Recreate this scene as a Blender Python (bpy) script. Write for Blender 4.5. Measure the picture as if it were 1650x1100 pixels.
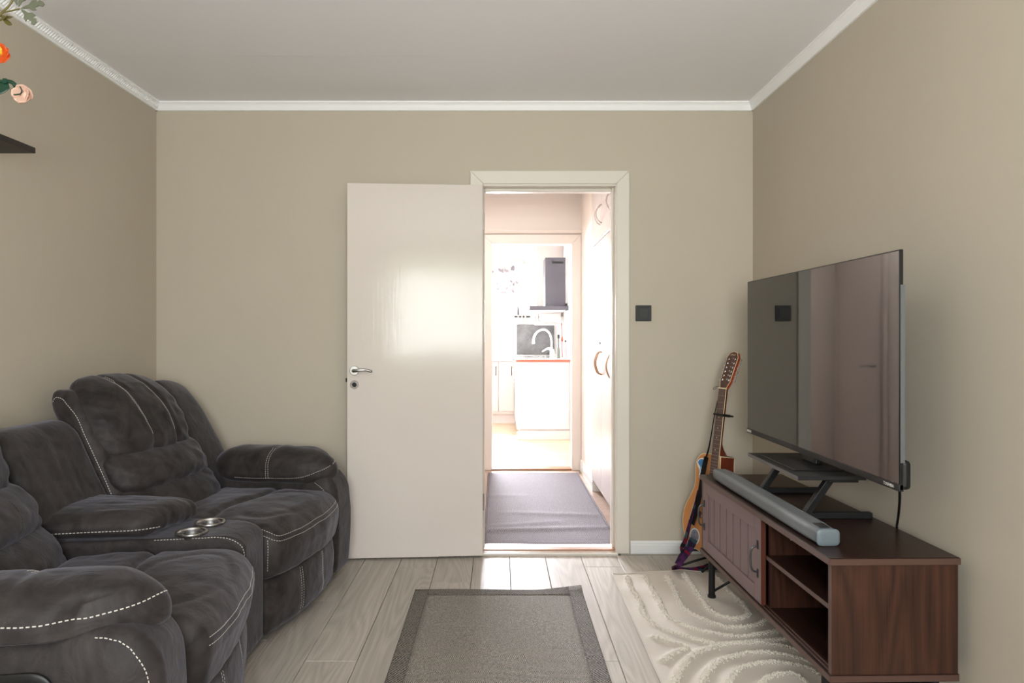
import bpy, bmesh, math, random
from mathutils import Vector, Matrix, noise
from mathutils.bvhtree import BVHTree
random.seed(7)
S = bpy.context.scene
COL = S.collection
for o in list(bpy.data.objects): bpy.data.objects.remove(o)
R = math.radians
# ------------------------------------------------------------------ camera
cd = bpy.data.cameras.new('camera'); cam = bpy.data.objects.new('camera', cd); COL.objects.link(cam)
cam.location = (0, 0, 1.205); cam.rotation_euler = (R(90), 0, 0)
cd.sensor_width = 36; cd.lens = 24; cd.shift_x = 20/1650; cd.shift_y = -10/1650
cd.clip_start = .05
S.camera = cam
# ------------------------------------------------------------------ light
EXPOSURE = 0.42
S.view_settings.view_transform = 'Standard'; S.view_settings.look = 'None'
S.view_settings.exposure = EXPOSURE; S.view_settings.gamma = 1
S.view_settings.use_curve_mapping = False
w = bpy.data.worlds.new('world'); S.world = w; w.use_nodes = True
nt = w.node_tree; nt.nodes.clear()
sky = nt.nodes.new('ShaderNodeTexSky'); sky.sky_type = 'NISHITA'; sky.sun_disc = False
sky.sun_elevation = R(42); sky.sun_rotation = R(-25); sky.air_density = 1.0; sky.dust_density = 2.5; sky.ozone_density = 0.6
hs = nt.nodes.new('ShaderNodeHueSaturation'); hs.inputs['Saturation'].default_value = .35
bg = nt.nodes.new('ShaderNodeBackground'); bg.inputs[1].default_value = 0.9
wo = nt.nodes.new('ShaderNodeOutputWorld')
nt.links.new(sky.outputs[0], hs.inputs['Color']); nt.links.new(hs.outputs[0], bg.inputs[0]); nt.links.new(bg.outputs[0], wo.inputs[0])

def area(name, loc, direction, sx, sy, power, color=(1, 1, 1), portal=False):
    l = bpy.data.lights.new(name, 'AREA'); l.shape = 'RECTANGLE'; l.size = sx; l.size_y = sy
    l.energy = power; l.color = color
    if portal: l.cycles.is_portal = True
    o = bpy.data.objects.new(name, l); COL.objects.link(o); o.location = loc
    o.rotation_euler = Vector(direction).to_track_quat('-Z', 'Y').to_euler()
    return o
sun = bpy.data.lights.new('sun', 'SUN'); sun.energy = 5; sun.angle = R(1.0); sun.color = (1, .96, .9)
so = bpy.data.objects.new('sun', sun); COL.objects.link(so)
so.rotation_euler = Vector((.38, -1, -.85)).to_track_quat('-Z', 'Y').to_euler()
# daylight of the living room window (behind the camera) and of the kitchen window
area('window_daylight', (.02, -1.14, 1.5), (0, 1, .8), 1.42, 1.3, 92, (.965, .985, 1))
kd_ = area('kitchen_daylight', (-.40, 10.02, 1.58), (.02, -1, -.14), 1.0, 1.0, 175, (.93, .93, 1)); kd_.data.spread = R(70)
area('hall_fill_light', (-.2, 5.0, 2.40), (0, 0, -1), .3, .3, 13, (1, .95, .92))  # added fill that brightens the hall from above
area('kitchen_fill_light', (0, 8.3, 2.40), (0, 0, -1), .4, .4, 10, (1, .98, .97))  # added fill to brighten the kitchen, with no fixture of its own

# ------------------------------------------------------------------ helpers
def lin(c):
    return tuple(((v/255)/12.92 if v/255 <= .04045 else ((v/255+.055)/1.055)**2.4) for v in c)
MATS = {}
class NT:
    def __init__(s, name):
        s.m = bpy.data.materials.new(name); s.m.use_nodes = True; s.t = s.m.node_tree
        s.b = s.t.nodes['Principled BSDF']
    def n(s, typ, **k):
        x = s.t.nodes.new(typ)
        for a, v in k.items(): setattr(x, a, v)
        return x
    def l(s, a, b): s.t.links.new(a, b)
def mat(name, rgb, rough=.5, metal=0, spec=.5, bump=0, bscale=80, var=0, vscale=4, sheen=0, coat=0, ior=None, stretch=(1, 1, 1), rvar=0):
    t = NT(name); b = t.b; c = lin(rgb)
    b.inputs['Roughness'].default_value = rough; b.inputs['Metallic'].default_value = metal
    b.inputs['Specular IOR Level'].default_value = spec
    if ior: b.inputs['IOR'].default_value = ior
    if sheen:
        b.inputs['Sheen Weight'].default_value = sheen; b.inputs['Sheen Roughness'].default_value = .45
    if coat: b.inputs['Coat Weight'].default_value = coat; b.inputs['Coat Roughness'].default_value = .08
    b.inputs['Base Color'].default_value = (*c, 1)
    tc = t.n('ShaderNodeTexCoord'); mp = t.n('ShaderNodeMapping'); mp.inputs['Scale'].default_value = stretch
    t.l(tc.outputs['Object'], mp.inputs[0])
    if var:
        nz = t.n('ShaderNodeTexNoise'); nz.inputs['Scale'].default_value = vscale; nz.inputs['Detail'].default_value = 5
        nz.inputs['Roughness'].default_value = .65
        t.l(mp.outputs[0], nz.inputs[0])
        cr = t.n('ShaderNodeValToRGB'); cr.color_ramp.elements[0].position = .32; cr.color_ramp.elements[1].position = .70
        cr.color_ramp.elements[0].color = (*[x*(1-var) for x in c], 1); cr.color_ramp.elements[1].color = (*[min(1, x*(1+var)) for x in c], 1)
        t.l(nz.outputs[0], cr.inputs[0]); t.l(cr.outputs[0], b.inputs['Base Color'])
    if bump:
        n2 = t.n('ShaderNodeTexNoise'); n2.inputs['Scale'].default_value = bscale; n2.inputs['Detail'].default_value = 3
        t.l(mp.outputs[0], n2.inputs[0])
        bp = t.n('ShaderNodeBump'); bp.inputs['Strength'].default_value = bump; bp.inputs['Distance'].default_value = .002
        t.l(n2.outputs[0], bp.inputs['Height']); t.l(bp.outputs[0], b.inputs['Normal'])
    MATS[name] = t.m
    return t.m
def woodmat(name, dark, light, axis=1, scale=1.0, rough=.4, grain=1.0, spec=.5, contrast=(.3, .7), rings=7.0):
    """long grain along the given axis, cathedral arcs from stretched noise contours; each object has its own figure"""
    t = NT(name); b = t.b
    tc = t.n('ShaderNodeTexCoord'); oi = t.n('ShaderNodeObjectInfo')
    ml = t.n('ShaderNodeMath', operation='MULTIPLY'); ml.inputs[1].default_value = 37.0
    t.l(oi.outputs['Random'], ml.inputs[0])
    va = t.n('ShaderNodeVectorMath', operation='ADD'); t.l(tc.outputs['Object'], va.inputs[0]); t.l(ml.outputs[0], va.inputs[1])
    mp = t.n('ShaderNodeMapping'); s = [6*scale]*3; s[axis] = .75*scale; mp.inputs['Scale'].default_value = s
    t.l(va.outputs[0], mp.inputs[0])
    nz = t.n('ShaderNodeTexNoise'); nz.inputs['Scale'].default_value = 1; nz.inputs['Detail'].default_value = 1.2; nz.inputs['Distortion'].default_value = .25
    t.l(mp.outputs[0], nz.inputs[0])
    m2 = t.n('ShaderNodeMath', operation='MULTIPLY'); m2.inputs[1].default_value = rings; t.l(nz.outputs[0], m2.inputs[0])
    fr = t.n('ShaderNodeMath', operation='PINGPONG'); fr.inputs[1].default_value = .5; t.l(m2.outputs[0], fr.inputs[0])
    mp2 = t.n('ShaderNodeMapping'); s = [160*scale]*3; s[axis] = 4*scale; mp2.inputs['Scale'].default_value = s
    t.l(va.outputs[0], mp2.inputs[0])
    n2 = t.n('ShaderNodeTexNoise'); n2.inputs['Scale'].default_value = 1; n2.inputs['Detail'].default_value = 3; t.l(mp2.outputs[0], n2.inputs[0])
    a1 = t.n('ShaderNodeMath', operation='MULTIPLY_ADD'); a1.inputs[1].default_value = .7*grain; t.l(fr.outputs[0], a1.inputs[0])
    a2 = t.n('ShaderNodeMath', operation='MULTIPLY_ADD'); a2.inputs[1].default_value = .6; a2.inputs[2].default_value = .02; t.l(n2.outputs[0], a2.inputs[0])
    t.l(a2.outputs[0], a1.inputs[2])
    cr = t.n('ShaderNodeValToRGB'); e = cr.color_ramp.elements
    e[0].position = contrast[0]; e[1].position = contrast[1]; e[0].color = (*lin(dark), 1); e[1].color = (*lin(light), 1)
    t.l(a1.outputs[0], cr.inputs[0])
    hv = t.n('ShaderNodeHueSaturation'); t.l(cr.outputs[0], hv.inputs['Color'])
    mr = t.n('ShaderNodeMapRange'); mr.inputs[3].default_value = .93; mr.inputs[4].default_value = 1.06
    t.l(oi.outputs['Random'], mr.inputs[0]); t.l(mr.outputs[0], hv.inputs['Value'])
    t.l(hv.outputs[0], b.inputs['Base Color'])
    b.inputs['Roughness'].default_value = rough; b.inputs['Specular IOR Level'].default_value = spec
    bp = t.n('ShaderNodeBump'); bp.inputs['Strength'].default_value = .12; bp.inputs['Distance'].default_value = .001
    t.l(n2.outputs[0], bp.inputs['Height']); t.l(bp.outputs[0], b.inputs['Normal'])
    MATS[name] = t.m
    return t.m

WL = {}
def props(o, label=None, cat=None, group=None, kind=None):
    if label: o['label'] = label
    if cat: o['category'] = cat
    if group: o['group'] = group
    if kind: o['kind'] = kind
    return o
def thing(name, loc, label, cat, group=None):
    o = bpy.data.objects.new(name, None); COL.objects.link(o); o.location = loc; o.empty_display_size = .05
    WL[o.name] = Vector(loc)
    return props(o, label, cat, group)
def link(name, me, m, parent=None, smooth=False, **kw):
    vs = me.vertices
    if len(vs):
        xs = [v.co.x for v in vs]; ys = [v.co.y for v in vs]; zs = [v.co.z for v in vs]
        c = Vector(((min(xs)+max(xs))/2, (min(ys)+max(ys))/2, min(zs)))
    else: c = Vector()
    me.transform(Matrix.Translation(-c))
    o = bpy.data.objects.new(name, me); COL.objects.link(o)
    WL[o.name] = c
    if parent is not None:
        o.parent = parent; o.location = c - WL[parent.name]
    else: o.location = c
    if m is not None: me.materials.append(m)
    if smooth:
        for p in me.polygons: p.use_smooth = True
    props(o, **kw)
    return o
class G:
    """collects shapes into one mesh; T is an optional point transform"""
    def __init__(s, T=None): s.bm = bmesh.new(); s.T = T
    def add(s, bm2, T=None):
        T = T or s.T
        if T:
            for v in bm2.verts: v.co = Vector(T(v.co))
        me = bpy.data.meshes.new('t'); bm2.to_mesh(me); bm2.free(); s.bm.from_mesh(me); bpy.data.meshes.remove(me)
        return s
    def box(s, x0, x1, y0, y1, z0, z1, bev=0, seg=2, T=None):
        b = bmesh.new(); bmesh.ops.create_cube(b, size=1)
        for v in b.verts: v.co = Vector(((x0+x1)/2+v.co.x*(x1-x0), (y0+y1)/2+v.co.y*(y1-y0), (z0+z1)/2+v.co.z*(z1-z0)))
        if bev: bmesh.ops.bevel(b, geom=b.edges[:], offset=bev, segments=seg, profile=.5, affect='EDGES')
        return s.add(b, T)
    def tube(s, pts, r, seg=8, cap=True, flat=1.0, T=None):
        b = bmesh.new(); pts = [Vector(p) for p in pts]; n = len(pts); rs = r if isinstance(r, (list, tuple)) else [r]*n
        t0 = (pts[1]-pts[0]).normalized(); up = Vector((0, 0, 1)) if abs(t0.z) < .9 else Vector((0, 1, 0))
        a = t0.cross(up).normalized(); rings = []
        for i, p in enumerate(pts):
            t = ((pts[min(i+1, n-1)]-pts[max(i-1, 0)])).normalized()
            a = (a - t*a.dot(t)).normalized(); c = t.cross(a)
            rings.append([b.verts.new(p + (a*math.cos(2*math.pi*k/seg) + c*flat*math.sin(2*math.pi*k/seg))*rs[i]) for k in range(seg)])
        for i in range(n-1):
            for k in range(seg):
                b.faces.new((rings[i][k], rings[i][(k+1) % seg], rings[i+1][(k+1) % seg], rings[i+1][k]))
        if cap: b.faces.new(rings[0][::-1]); b.faces.new(rings[-1])
        return s.add(b, T)
    def lathe(s, prof, seg=24, loc=(0, 0, 0), M=None, T=None):
        b = bmesh.new(); rings = []
        for r, z in prof:
            rings.append([b.verts.new((r*math.cos(2*math.pi*k/seg), r*math.sin(2*math.pi*k/seg), z)) for k in range(seg)] if r > 1e-6 else [b.verts.new((0, 0, z))])
        for i in range(len(rings)-1):
            A, B = rings[i], rings[i+1]
            for k in range(seg):
                k2 = (k+1) % seg
                if len(A) == 1 and len(B) == 1: continue
                if len(A) == 1: b.faces.new((A[0], B[k2], B[k]))
                elif len(B) == 1: b.faces.new((A[k], A[k2], B[0]))
                else: b.faces.new((A[k], A[k2], B[k2], B[k]))
        bmesh.ops.recalc_face_normals(b, faces=b.faces[:])
        for v in b.verts:
            c = v.co
            if M: c = M @ c
            v.co = c + Vector(loc)
        return s.add(b, T)
    def prism(s, pts, vec, T=None, bev=0):
        b = bmesh.new(); vs = [b.verts.new(p) for p in pts]; f = b.faces.new(vs)
        r = bmesh.ops.extrude_face_region(b, geom=[f]); nv = [x for x in r['geom'] if isinstance(x, bmesh.types.BMVert)]
        for v in nv: v.co += Vector(vec)
        bmesh.ops.recalc_face_normals(b, faces=b.faces[:])
        if bev: bmesh.ops.bevel(b, geom=b.edges[:], offset=bev, segments=2, profile=.5, affect='EDGES')
        return s.add(b, T)
    def sheet(s, nx, ny, fn, thick=0):
        b = bmesh.new(); g = [[b.verts.new(fn(i/nx, j/ny)) for j in range(ny+1)] for i in range(nx+1)]
        for i in range(nx):
            for j in range(ny): b.faces.new((g[i][j], g[i+1][j], g[i+1][j+1], g[i][j+1]))
        if thick:
            bmesh.ops.recalc_face_normals(b, faces=b.faces[:])
            bmesh.ops.solidify(b, geom=b.faces[:], thickness=thick)
        return s.add(b)
    def obj(s, name, m, parent=None, smooth=False, angle=None, recalc=True, **kw):
        if recalc: bmesh.ops.recalc_face_normals(s.bm, faces=s.bm.faces[:])
        me = bpy.data.meshes.new(name); s.bm.to_mesh(me); s.bm.free()
        o = link(name, me, m, parent, smooth, **kw)
        if smooth and angle:
            try: me.set_sharp_from_angle(angle=R(angle))
            except Exception: pass
        return o
def catmull(pts, n=8, closed=False):
    P = [Vector(p) for p in pts]; out = []
    L = len(P)
    rng = range(L) if closed else range(L-1)
    for i in rng:
        if closed: p0, p1, p2, p3 = P[i-1], P[i], P[(i+1) % L], P[(i+2) % L]
        else: p0, p1, p2, p3 = P[max(i-1, 0)], P[i], P[i+1], P[min(i+2, L-1)]
        for k in range(n):
            t = k/n
            out.append(.5*((2*p1)+(-p0+p2)*t+(2*p0-5*p1+4*p2-p3)*t*t+(-p0+3*p1-3*p2+p3)*t**3))
    if not closed: out.append(P[-1])
    return out
def resample(pts, step):
    out = [pts[0].copy()]; acc = 0; last = pts[0].copy()
    for p in pts[1:]:
        d = (p-last).length
        while acc + d >= step and d > 1e-9:
            last = last.lerp(p, (step-acc)/d); out.append(last.copy()); d = (p-last).length; acc = 0
        acc += d; last = p.copy()
    return out
def atp(px, py, Y): return Vector(((px-805)*Y/1100, Y, 1.205-(py-540)*Y/1100))
def onfloor(px, py, z=0):
    Y = (1.205-z)*1100/(py-540); return Vector(((px-805)*Y/1100, Y, z))

# ------------------------------------------------------------------ materials
wallp = mat('wall_paint', (193, 183, 166), .62, bump=.12, bscale=220, var=.025, vscale=1.2)
hallp = mat('hall_paint', (240, 231, 223), .6, bump=.05, bscale=200)
kitp = mat('kitchen_paint', (245, 244, 242), .6)
ceilm = mat('ceiling_paint', (242, 241, 243), .7, bump=.1, bscale=160)
whitep = mat('white_gloss_paint', (226, 219, 208), .28, bump=.05, bscale=30, stretch=(6, 6, .5))
crownm = mat('white_cornice', (252, 252, 252), .5)
basem = mat('white_baseboard', (232, 232, 228), .35)
def doormat():
    t = NT('door_gloss_paint'); b = t.b
    b.inputs['Base Color'].default_value = (*lin((222, 212, 205)), 1); b.inputs['Roughness'].default_value = .13
    b.inputs['Specular IOR Level'].default_value = .27
    b.inputs['Coat Weight'].default_value = .0; b.inputs['Coat Roughness'].default_value = .1; b.inputs['Coat IOR'].default_value = 1.6
    tc = t.n('ShaderNodeTexCoord'); mp = t.n('ShaderNodeMapping'); mp.inputs['Scale'].default_value = (70, 70, 3)
    n = t.n('ShaderNodeTexNoise'); n.inputs['Scale'].default_value = 1; n.inputs['Detail'].default_value = 3
    mp2 = t.n('ShaderNodeMapping'); mp2.inputs['Scale'].default_value = (3, 3, 2.2)
    n2 = t.n('ShaderNodeTexNoise'); n2.inputs['Scale'].default_value = 1; n2.inputs['Detail'].default_value = 2
    ad = t.n('ShaderNodeMath', operation='MULTIPLY_ADD'); ad.inputs[1].default_value = 8
    t.l(tc.outputs['Object'], mp.inputs[0]); t.l(mp.outputs[0], n.inputs[0]); t.l(tc.outputs['Object'], mp2.inputs[0]); t.l(mp2.outputs[0], n2.inputs[0])
    t.l(n2.outputs[0], ad.inputs[0]); t.l(n.outputs[0], ad.inputs[2])
    bp = t.n('ShaderNodeBump'); bp.inputs['Strength'].default_value = .35; bp.inputs['Distance'].default_value = .0008
    t.l(ad.outputs[0], bp.inputs['Height']); t.l(bp.outputs[0], b.inputs['Normal']); t.l(bp.outputs[0], b.inputs['Coat Normal'])
    return t.m
doorp = doormat()
floorm = woodmat('grey_laminate', (154, 146, 135), (198, 190, 179), 1, .85, .42, .75, spec=.25, contrast=(.08, .8), rings=17)
kfloorm = woodmat('kitchen_wood_floor', (205, 180, 150), (232, 210, 182), 0, 1.0, .35, .7)
hallfloorm = mat('hall_vinyl_floor', (182, 158, 142), .4, var=.15, vscale=12)
walnut_z = woodmat('walnut_vertical', (30, 16, 11), (80, 48, 35), 2, 1.1, .42, .9, spec=.35, contrast=(.12, .8), rings=9)
walnut_y = woodmat('walnut_lengthwise', (28, 15, 11), (58, 35, 26), 1, 1.3, .32, .6, spec=.3, contrast=(.2, .8), rings=8)
edgem = mat('brown_edge_band', (82, 58, 49), .42)
sdoorm = mat('mauve_brown_door', (118, 97, 98), .45, bump=.05, bscale=60)
brownw = mat('threshold_wood', (160, 112, 80), .35, var=.15, vscale=10, stretch=(.4, 3, 3))
blackm = mat('black_metal', (24, 24, 25), .5, spec=.3, bump=.1, bscale=300)
blackp = mat('black_plastic', (18, 18, 18), .4, spec=.4)
dgreym = mat('dark_grey_plastic', (36, 35, 35), .5, spec=.35)
steel = mat('brushed_steel', (186, 184, 182), .28, metal=1, bump=.05, bscale=200)
chrome = mat('chrome', (215, 215, 218), .15, metal=1)
greyfab = mat('soundbar_grey', (108, 112, 115), .55, bump=.25, bscale=900)
switchm = mat('anthracite_switch', (36, 37, 36), .5)
stitchm = mat('white_thread', (205, 200, 192), .8)
seamm = mat('dark_thread', (30, 28, 27), .8)
def sofamat():
    t = NT('charcoal_suede'); b = t.b
    tc = t.n('ShaderNodeTexCoord'); n1 = t.n('ShaderNodeTexNoise'); n1.inputs['Scale'].default_value = 9; n1.inputs['Detail'].default_value = 7; n1.inputs['Roughness'].default_value = .6; n1.inputs['Distortion'].default_value = 1.5
    t.l(tc.outputs['Object'], n1.inputs[0])
    cr = t.n('ShaderNodeValToRGB'); e = cr.color_ramp.elements; e[0].position = .33; e[1].position = .68
    e[0].color = (*lin((30, 26, 25)), 1); e[1].color = (*lin((60, 54, 53)), 1)
    t.l(n1.outputs[0], cr.inputs[0]); t.l(cr.outputs[0], b.inputs['Base Color'])
    b.inputs['Roughness'].default_value = .6; b.inputs['Specular IOR Level'].default_value = .32
    b.inputs['Sheen Weight'].default_value = .22; b.inputs['Sheen Roughness'].default_value = .4; b.inputs['Sheen Tint'].default_value = (.85, .85, 1, 1)
    n2 = t.n('ShaderNodeTexNoise'); n2.inputs['Scale'].default_value = 420; n2.inputs['Detail'].default_value = 2; t.l(tc.outputs['Object'], n2.inputs[0])
    n3 = t.n('ShaderNodeTexNoise'); n3.inputs['Scale'].default_value = 16; n3.inputs['Detail'].default_value = 3; n3.inputs['Distortion'].default_value = 1.2; t.l(tc.outputs['Object'], n3.inputs[0])
    b1 = t.n('ShaderNodeBump'); b1.inputs['Strength'].default_value = .25; b1.inputs['Distance'].default_value = .001; t.l(n2.outputs[0], b1.inputs['Height'])
    b2 = t.n('ShaderNodeBump'); b2.inputs['Strength'].default_value = .5; b2.inputs['Distance'].default_value = .006; t.l(n3.outputs[0], b2.inputs['Height'])
    t.l(b1.outputs[0], b2.inputs['Normal']); t.l(b2.outputs[0], b.inputs['Normal'])
    return t.m
sofam = sofamat()
def weavemat(name, dark, light, fx, fy, strength=.8, thr=(.33, .76), bright=None):
    t = NT(name); b = t.b
    tc = t.n('ShaderNodeTexCoord'); sp = t.n('ShaderNodeSeparateXYZ'); t.l(tc.outputs['Object'], sp.inputs[0])
    def sn(o, f):
        m = t.n('ShaderNodeMath', operation='MULTIPLY'); m.inputs[1].default_value = f; t.l(o, m.inputs[0])
        s = t.n('ShaderNodeMath', operation='SINE'); t.l(m.outputs[0], s.inputs[0]); return s.outputs[0]
    mu = t.n('ShaderNodeMath', operation='MULTIPLY'); t.l(sn(sp.outputs[0], fx), mu.inputs[0]); t.l(sn(sp.outputs[1], fy), mu.inputs[1])
    n = t.n('ShaderNodeTexNoise'); n.inputs['Scale'].default_value = 230; n.inputs['Detail'].default_value = 2; t.l(tc.outputs['Object'], n.inputs[0])
    a = t.n('ShaderNodeMath', operation='MULTIPLY_ADD'); a.inputs[1].default_value = .55; t.l(mu.outputs[0], a.inputs[0]); t.l(n.outputs[0], a.inputs[2])
    cr = t.n('ShaderNodeValToRGB'); e = cr.color_ramp.elements; e[0].position = thr[0]; e[1].position = thr[1]
    e[0].color = (*lin(dark), 1); e[1].color = (*lin(light), 1); t.l(a.outputs[0], cr.inputs[0]); t.l(cr.outputs[0], b.inputs['Base Color'])
    b.inputs['Roughness'].default_value = .85; b.inputs['Specular IOR Level'].default_value = .2
    bp = t.n('ShaderNodeBump'); bp.inputs['Strength'].default_value = strength; bp.inputs['Distance'].default_value = .002
    t.l(a.outputs[0], bp.inputs['Height']); t.l(bp.outputs[0], b.inputs['Normal'])
    return t.m
rugm = weavemat('grey_flatweave', (58, 56, 53), (200, 193, 183), 860, 640)
rugb = weavemat('dark_flatweave_border', (18, 17, 16), (164, 158, 150), 520, 560)
hallrugm = weavemat('hall_rug_weave', (66, 63, 68), (164, 158, 165), 480, 330)
creamm = mat('cream_cotton', (198, 189, 177), .9, bump=.4, bscale=500, var=.04, vscale=5)
tuftm = mat('cream_tufting', (222, 214, 201), .95, bump=.6, bscale=300)

# ================================================================== SETTING
XL, XR, YB, YF, HC = -1.899, 1.401, 3.777, -1.0, 2.49
DX0, DX1, DZ = -.09, .64, 2.03
def struct(name, g, m, **k): return g.obj(name, m, None, kind='structure', **k)
# floor with separate planks
PW = .194
floor = struct('floor', G().box(XL-.1, XR+.1, YF-.1, 3.74, -.05, -.009), mat('floor_underlay', (46, 42, 38), .9))
joint = {-4: 2.525, -3: 3.54, -2: 3.333, 1: 2.525, 2: 3.554, 0: 1.9, -1: 2.9-1.0, 3: 2.95, 4: 3.3, 5: 2.6, -5: 3.1, -6: 2.7, -7: 3.3, -8: 2.9, -9: 3.4, 6: 3.0, 7: 2.2}
PL = 1.285
for k in range(-10, 8):
    x0 = max(.054+k*PW-PW*0, XL-.02); x1 = min(.054+(k+1)*PW, XR+.02)
    if x1 - x0 < .01: continue
    y = joint.get(k, 2.6+random.random())
    # plank k spans x in [.054+k*PW, ...]; joints every PL
    ys = [y+i*PL for i in range(-5, 3)]
    ys = [v for v in ys if YF-.05 < v < 3.735]; ys = [YF-.05]+ys+[3.738]
    for a, b in zip(ys[:-1], ys[1:]):
        if b-a < .02: continue
        G().box(x0+.0011, x1-.0011, a+.0011, b-.0011, -.009, 0, .0018, 1).obj('floor_plank', floorm, floor)
# living room walls
struct('wall_left', G().box(XL-.12, XL, YF-.12, YB+.12, -.02, HC+.05), wallp)
struct('wall_right', G().box(XR, XR+.12, YF-.12, YB+.12, -.02, HC+.05), wallp)
g = G(); g.box(XL, DX0-.03, YB, YB+.12, -.02, HC+.05); g.box(DX1+.03, XR, YB, YB+.12, -.02, HC+.05); g.box(DX0-.03, DX1+.03, YB, YB+.12, DZ+.03, HC+.05)
struct('wall_back', g, wallp)
WX0, WX1, WZ0, WZ1 = -.71, .77, .74, 2.26
g = G(); g.box(XL, WX0, YF-.12, YF, -.02, HC+.05); g.box(WX1, XR, YF-.12, YF, -.02, HC+.05)
g.box(WX0, WX1, YF-.12, YF, -.02, WZ0); g.box(WX0, WX1, YF-.12, YF, WZ1, HC+.05)
struct('wall_front', g, wallp)
ceil = struct('ceiling', G().box(XL-.1, XR+.1, YF-.1, YB+.1, HC+.012, HC+.08), ceilm)
for (x0, x1, y0, y1, dz) in ((XL, XR, YF, 1.93, 0), (XL, XR, 1.934, 3.137, .0012), (XL, -.27, 3.141, YB, 0), (-.27, XR, 3.139, YB, .0004)):
    G().box(x0, x1, y0, y1, HC-dz, HC+.013).obj('ceiling_board', ceilm, ceil)
# living room window behind the camera
win = struct('window_1', G().box(WX0-.02, WX1+.02, YF-.02, YF+.1, WZ0-.035, WZ0, .006), whitep)
for (a, b, c, d) in ((WX0, WX0+.06, WZ0, WZ1), (WX1-.06, WX1, WZ0, WZ1), (.30, .36, WZ0, WZ1)):
    G().box(a, b, YF-.09, YF-.03, c, d, .004).obj('window_frame', whitep, win)
for (c, d) in ((WZ0, WZ0+.06), (WZ1-.06, WZ1)):
    G().box(WX0+.06, WX1-.06, YF-.09, YF-.03, c, d, .004).obj('window_frame', whitep, win)
# cornice
def cornice(name, pts_axis, rope):
    # profile in (out from wall, down from ceiling)
    prof = [(0, .045), (.010, .045), (.014, .038), (.022, .020), (.030, .010), (.034, .008), (.034, 0), (0, 0)]
    g = G()
    (x, y0, y1, sx) = pts_axis
    g.prism([(x+sx*a, y0, HC-b) for a, b in prof], (0, y1-y0, 0))
    o = struct(name, g, crownm)
    if rope:
        g = G(); n = int((y1-y0)/.015)
        for i in range(n):
            yy = y0+i*.015
            g.tube([(x+sx*.016, yy, HC-.034), (x+sx*.027, yy+.013, HC-.012)], .0052, 6)
        g.obj('rope_moulding', crownm, o, smooth=True, kind='stuff')
cornice('trim_1', (XL, YF, YB, 1), True)
cornice('trim_2', (XR, YF, YB, -1), False)
g = G(); g.prism([(XL, YB-a, HC-b) for a, b in [(0, .045), (.010, .045), (.014, .038), (.022, .020), (.030, .010), (.034, .008), (.034, 0), (0, 0)]], (XR-XL, 0, 0))
struct('trim_3', g, crownm)
# baseboards
def base_prof(h, t): return [(0, 0), (t, 0), (t, h*.66), (t*.8, h*.74), (t*.8, h*.86), (t*.45, h), (0, h)]
struct('baseboard_back', G().prism([(.722, YB-a, b) for a, b in base_prof(.07, .014)], (XR-.722, 0, 0)), basem)
struct('baseboard_left', G().prism([(XL+a, YF, b) for a, b in base_prof(.07, .014)], (0, YB-YF, 0)), basem)
struct('baseboard_right', G().prism([(XR-a, YF, b) for a, b in base_prof(.07, .014)], (0, YB-.015-YF, 0)), basem)
g = G().prism([(XL+.015, YB-a, b) for a, b in base_prof(.07, .014)], (DX0-.09-XL-.015, 0, 0))
struct('baseboard_back_left', g, basem)
# door frame 1
fr = struct('trim_4', G().box(DX0-.03, DX0, YB-.004, YB+.125, 0, DZ+.03, .002), whitep)
G().box(DX1, DX1+.03, YB-.004, YB+.125, 0, DZ+.03, .002).obj('door_jamb', whitep, fr)
G().box(DX0, DX1, YB-.004, YB+.125, DZ, DZ+.03, .002).obj('door_head', whitep, fr)
g = G(); g.box(DX1-.012, DX1, YB+.05, YB+.11, 0, DZ, .003); g.box(DX0, DX0+.006, YB+.05, YB+.11, 0, DZ, .003)
g.box(DX0+.006, DX1-.012, YB+.05, YB+.11, DZ-.02, DZ, .006)
g.obj('door_stop', whitep, fr)
def casing(parent, x0, x1, z1, Y, wd, out, m, zi=None, s=-1):
    # mitred casing in front of wall plane Y, inner edges x0,x1,z1
    for (pts) in ([(x0-wd, 0), (x0, 0), (x0, z1), (x0-wd, z1+wd)], [(x1, 0), (x1+wd, 0), (x1+wd, z1+wd), (x1, z1)], [(x0-wd, z1+wd), (x0, z1), (x1, z1), (x1+wd, z1+wd)]):
        G().prism([(a, Y, b) for a, b in pts], (0, s*out, 0), bev=.004).obj('casing', m, parent)
casing(fr, DX0, DX1+.004, DZ+.01, YB, .072, .016, whitep)
th = struct('trim_5', G().box(DX0-.01, DX1+.01, YB-.04, YB+.135, -.01, .012, .004), whitep)
G().box(DX0, DX1, YB+.005, YB+.05, .010, .019, .004).obj('brass_wood_strip', brownw, th, label='brown varnished strip of the threshold')
G().box(DX0, DX1, YB-.022, YB-.012, .008, .0145, .002).obj('thin_strip', brownw, th, label='thin brown line of the threshold')
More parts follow.
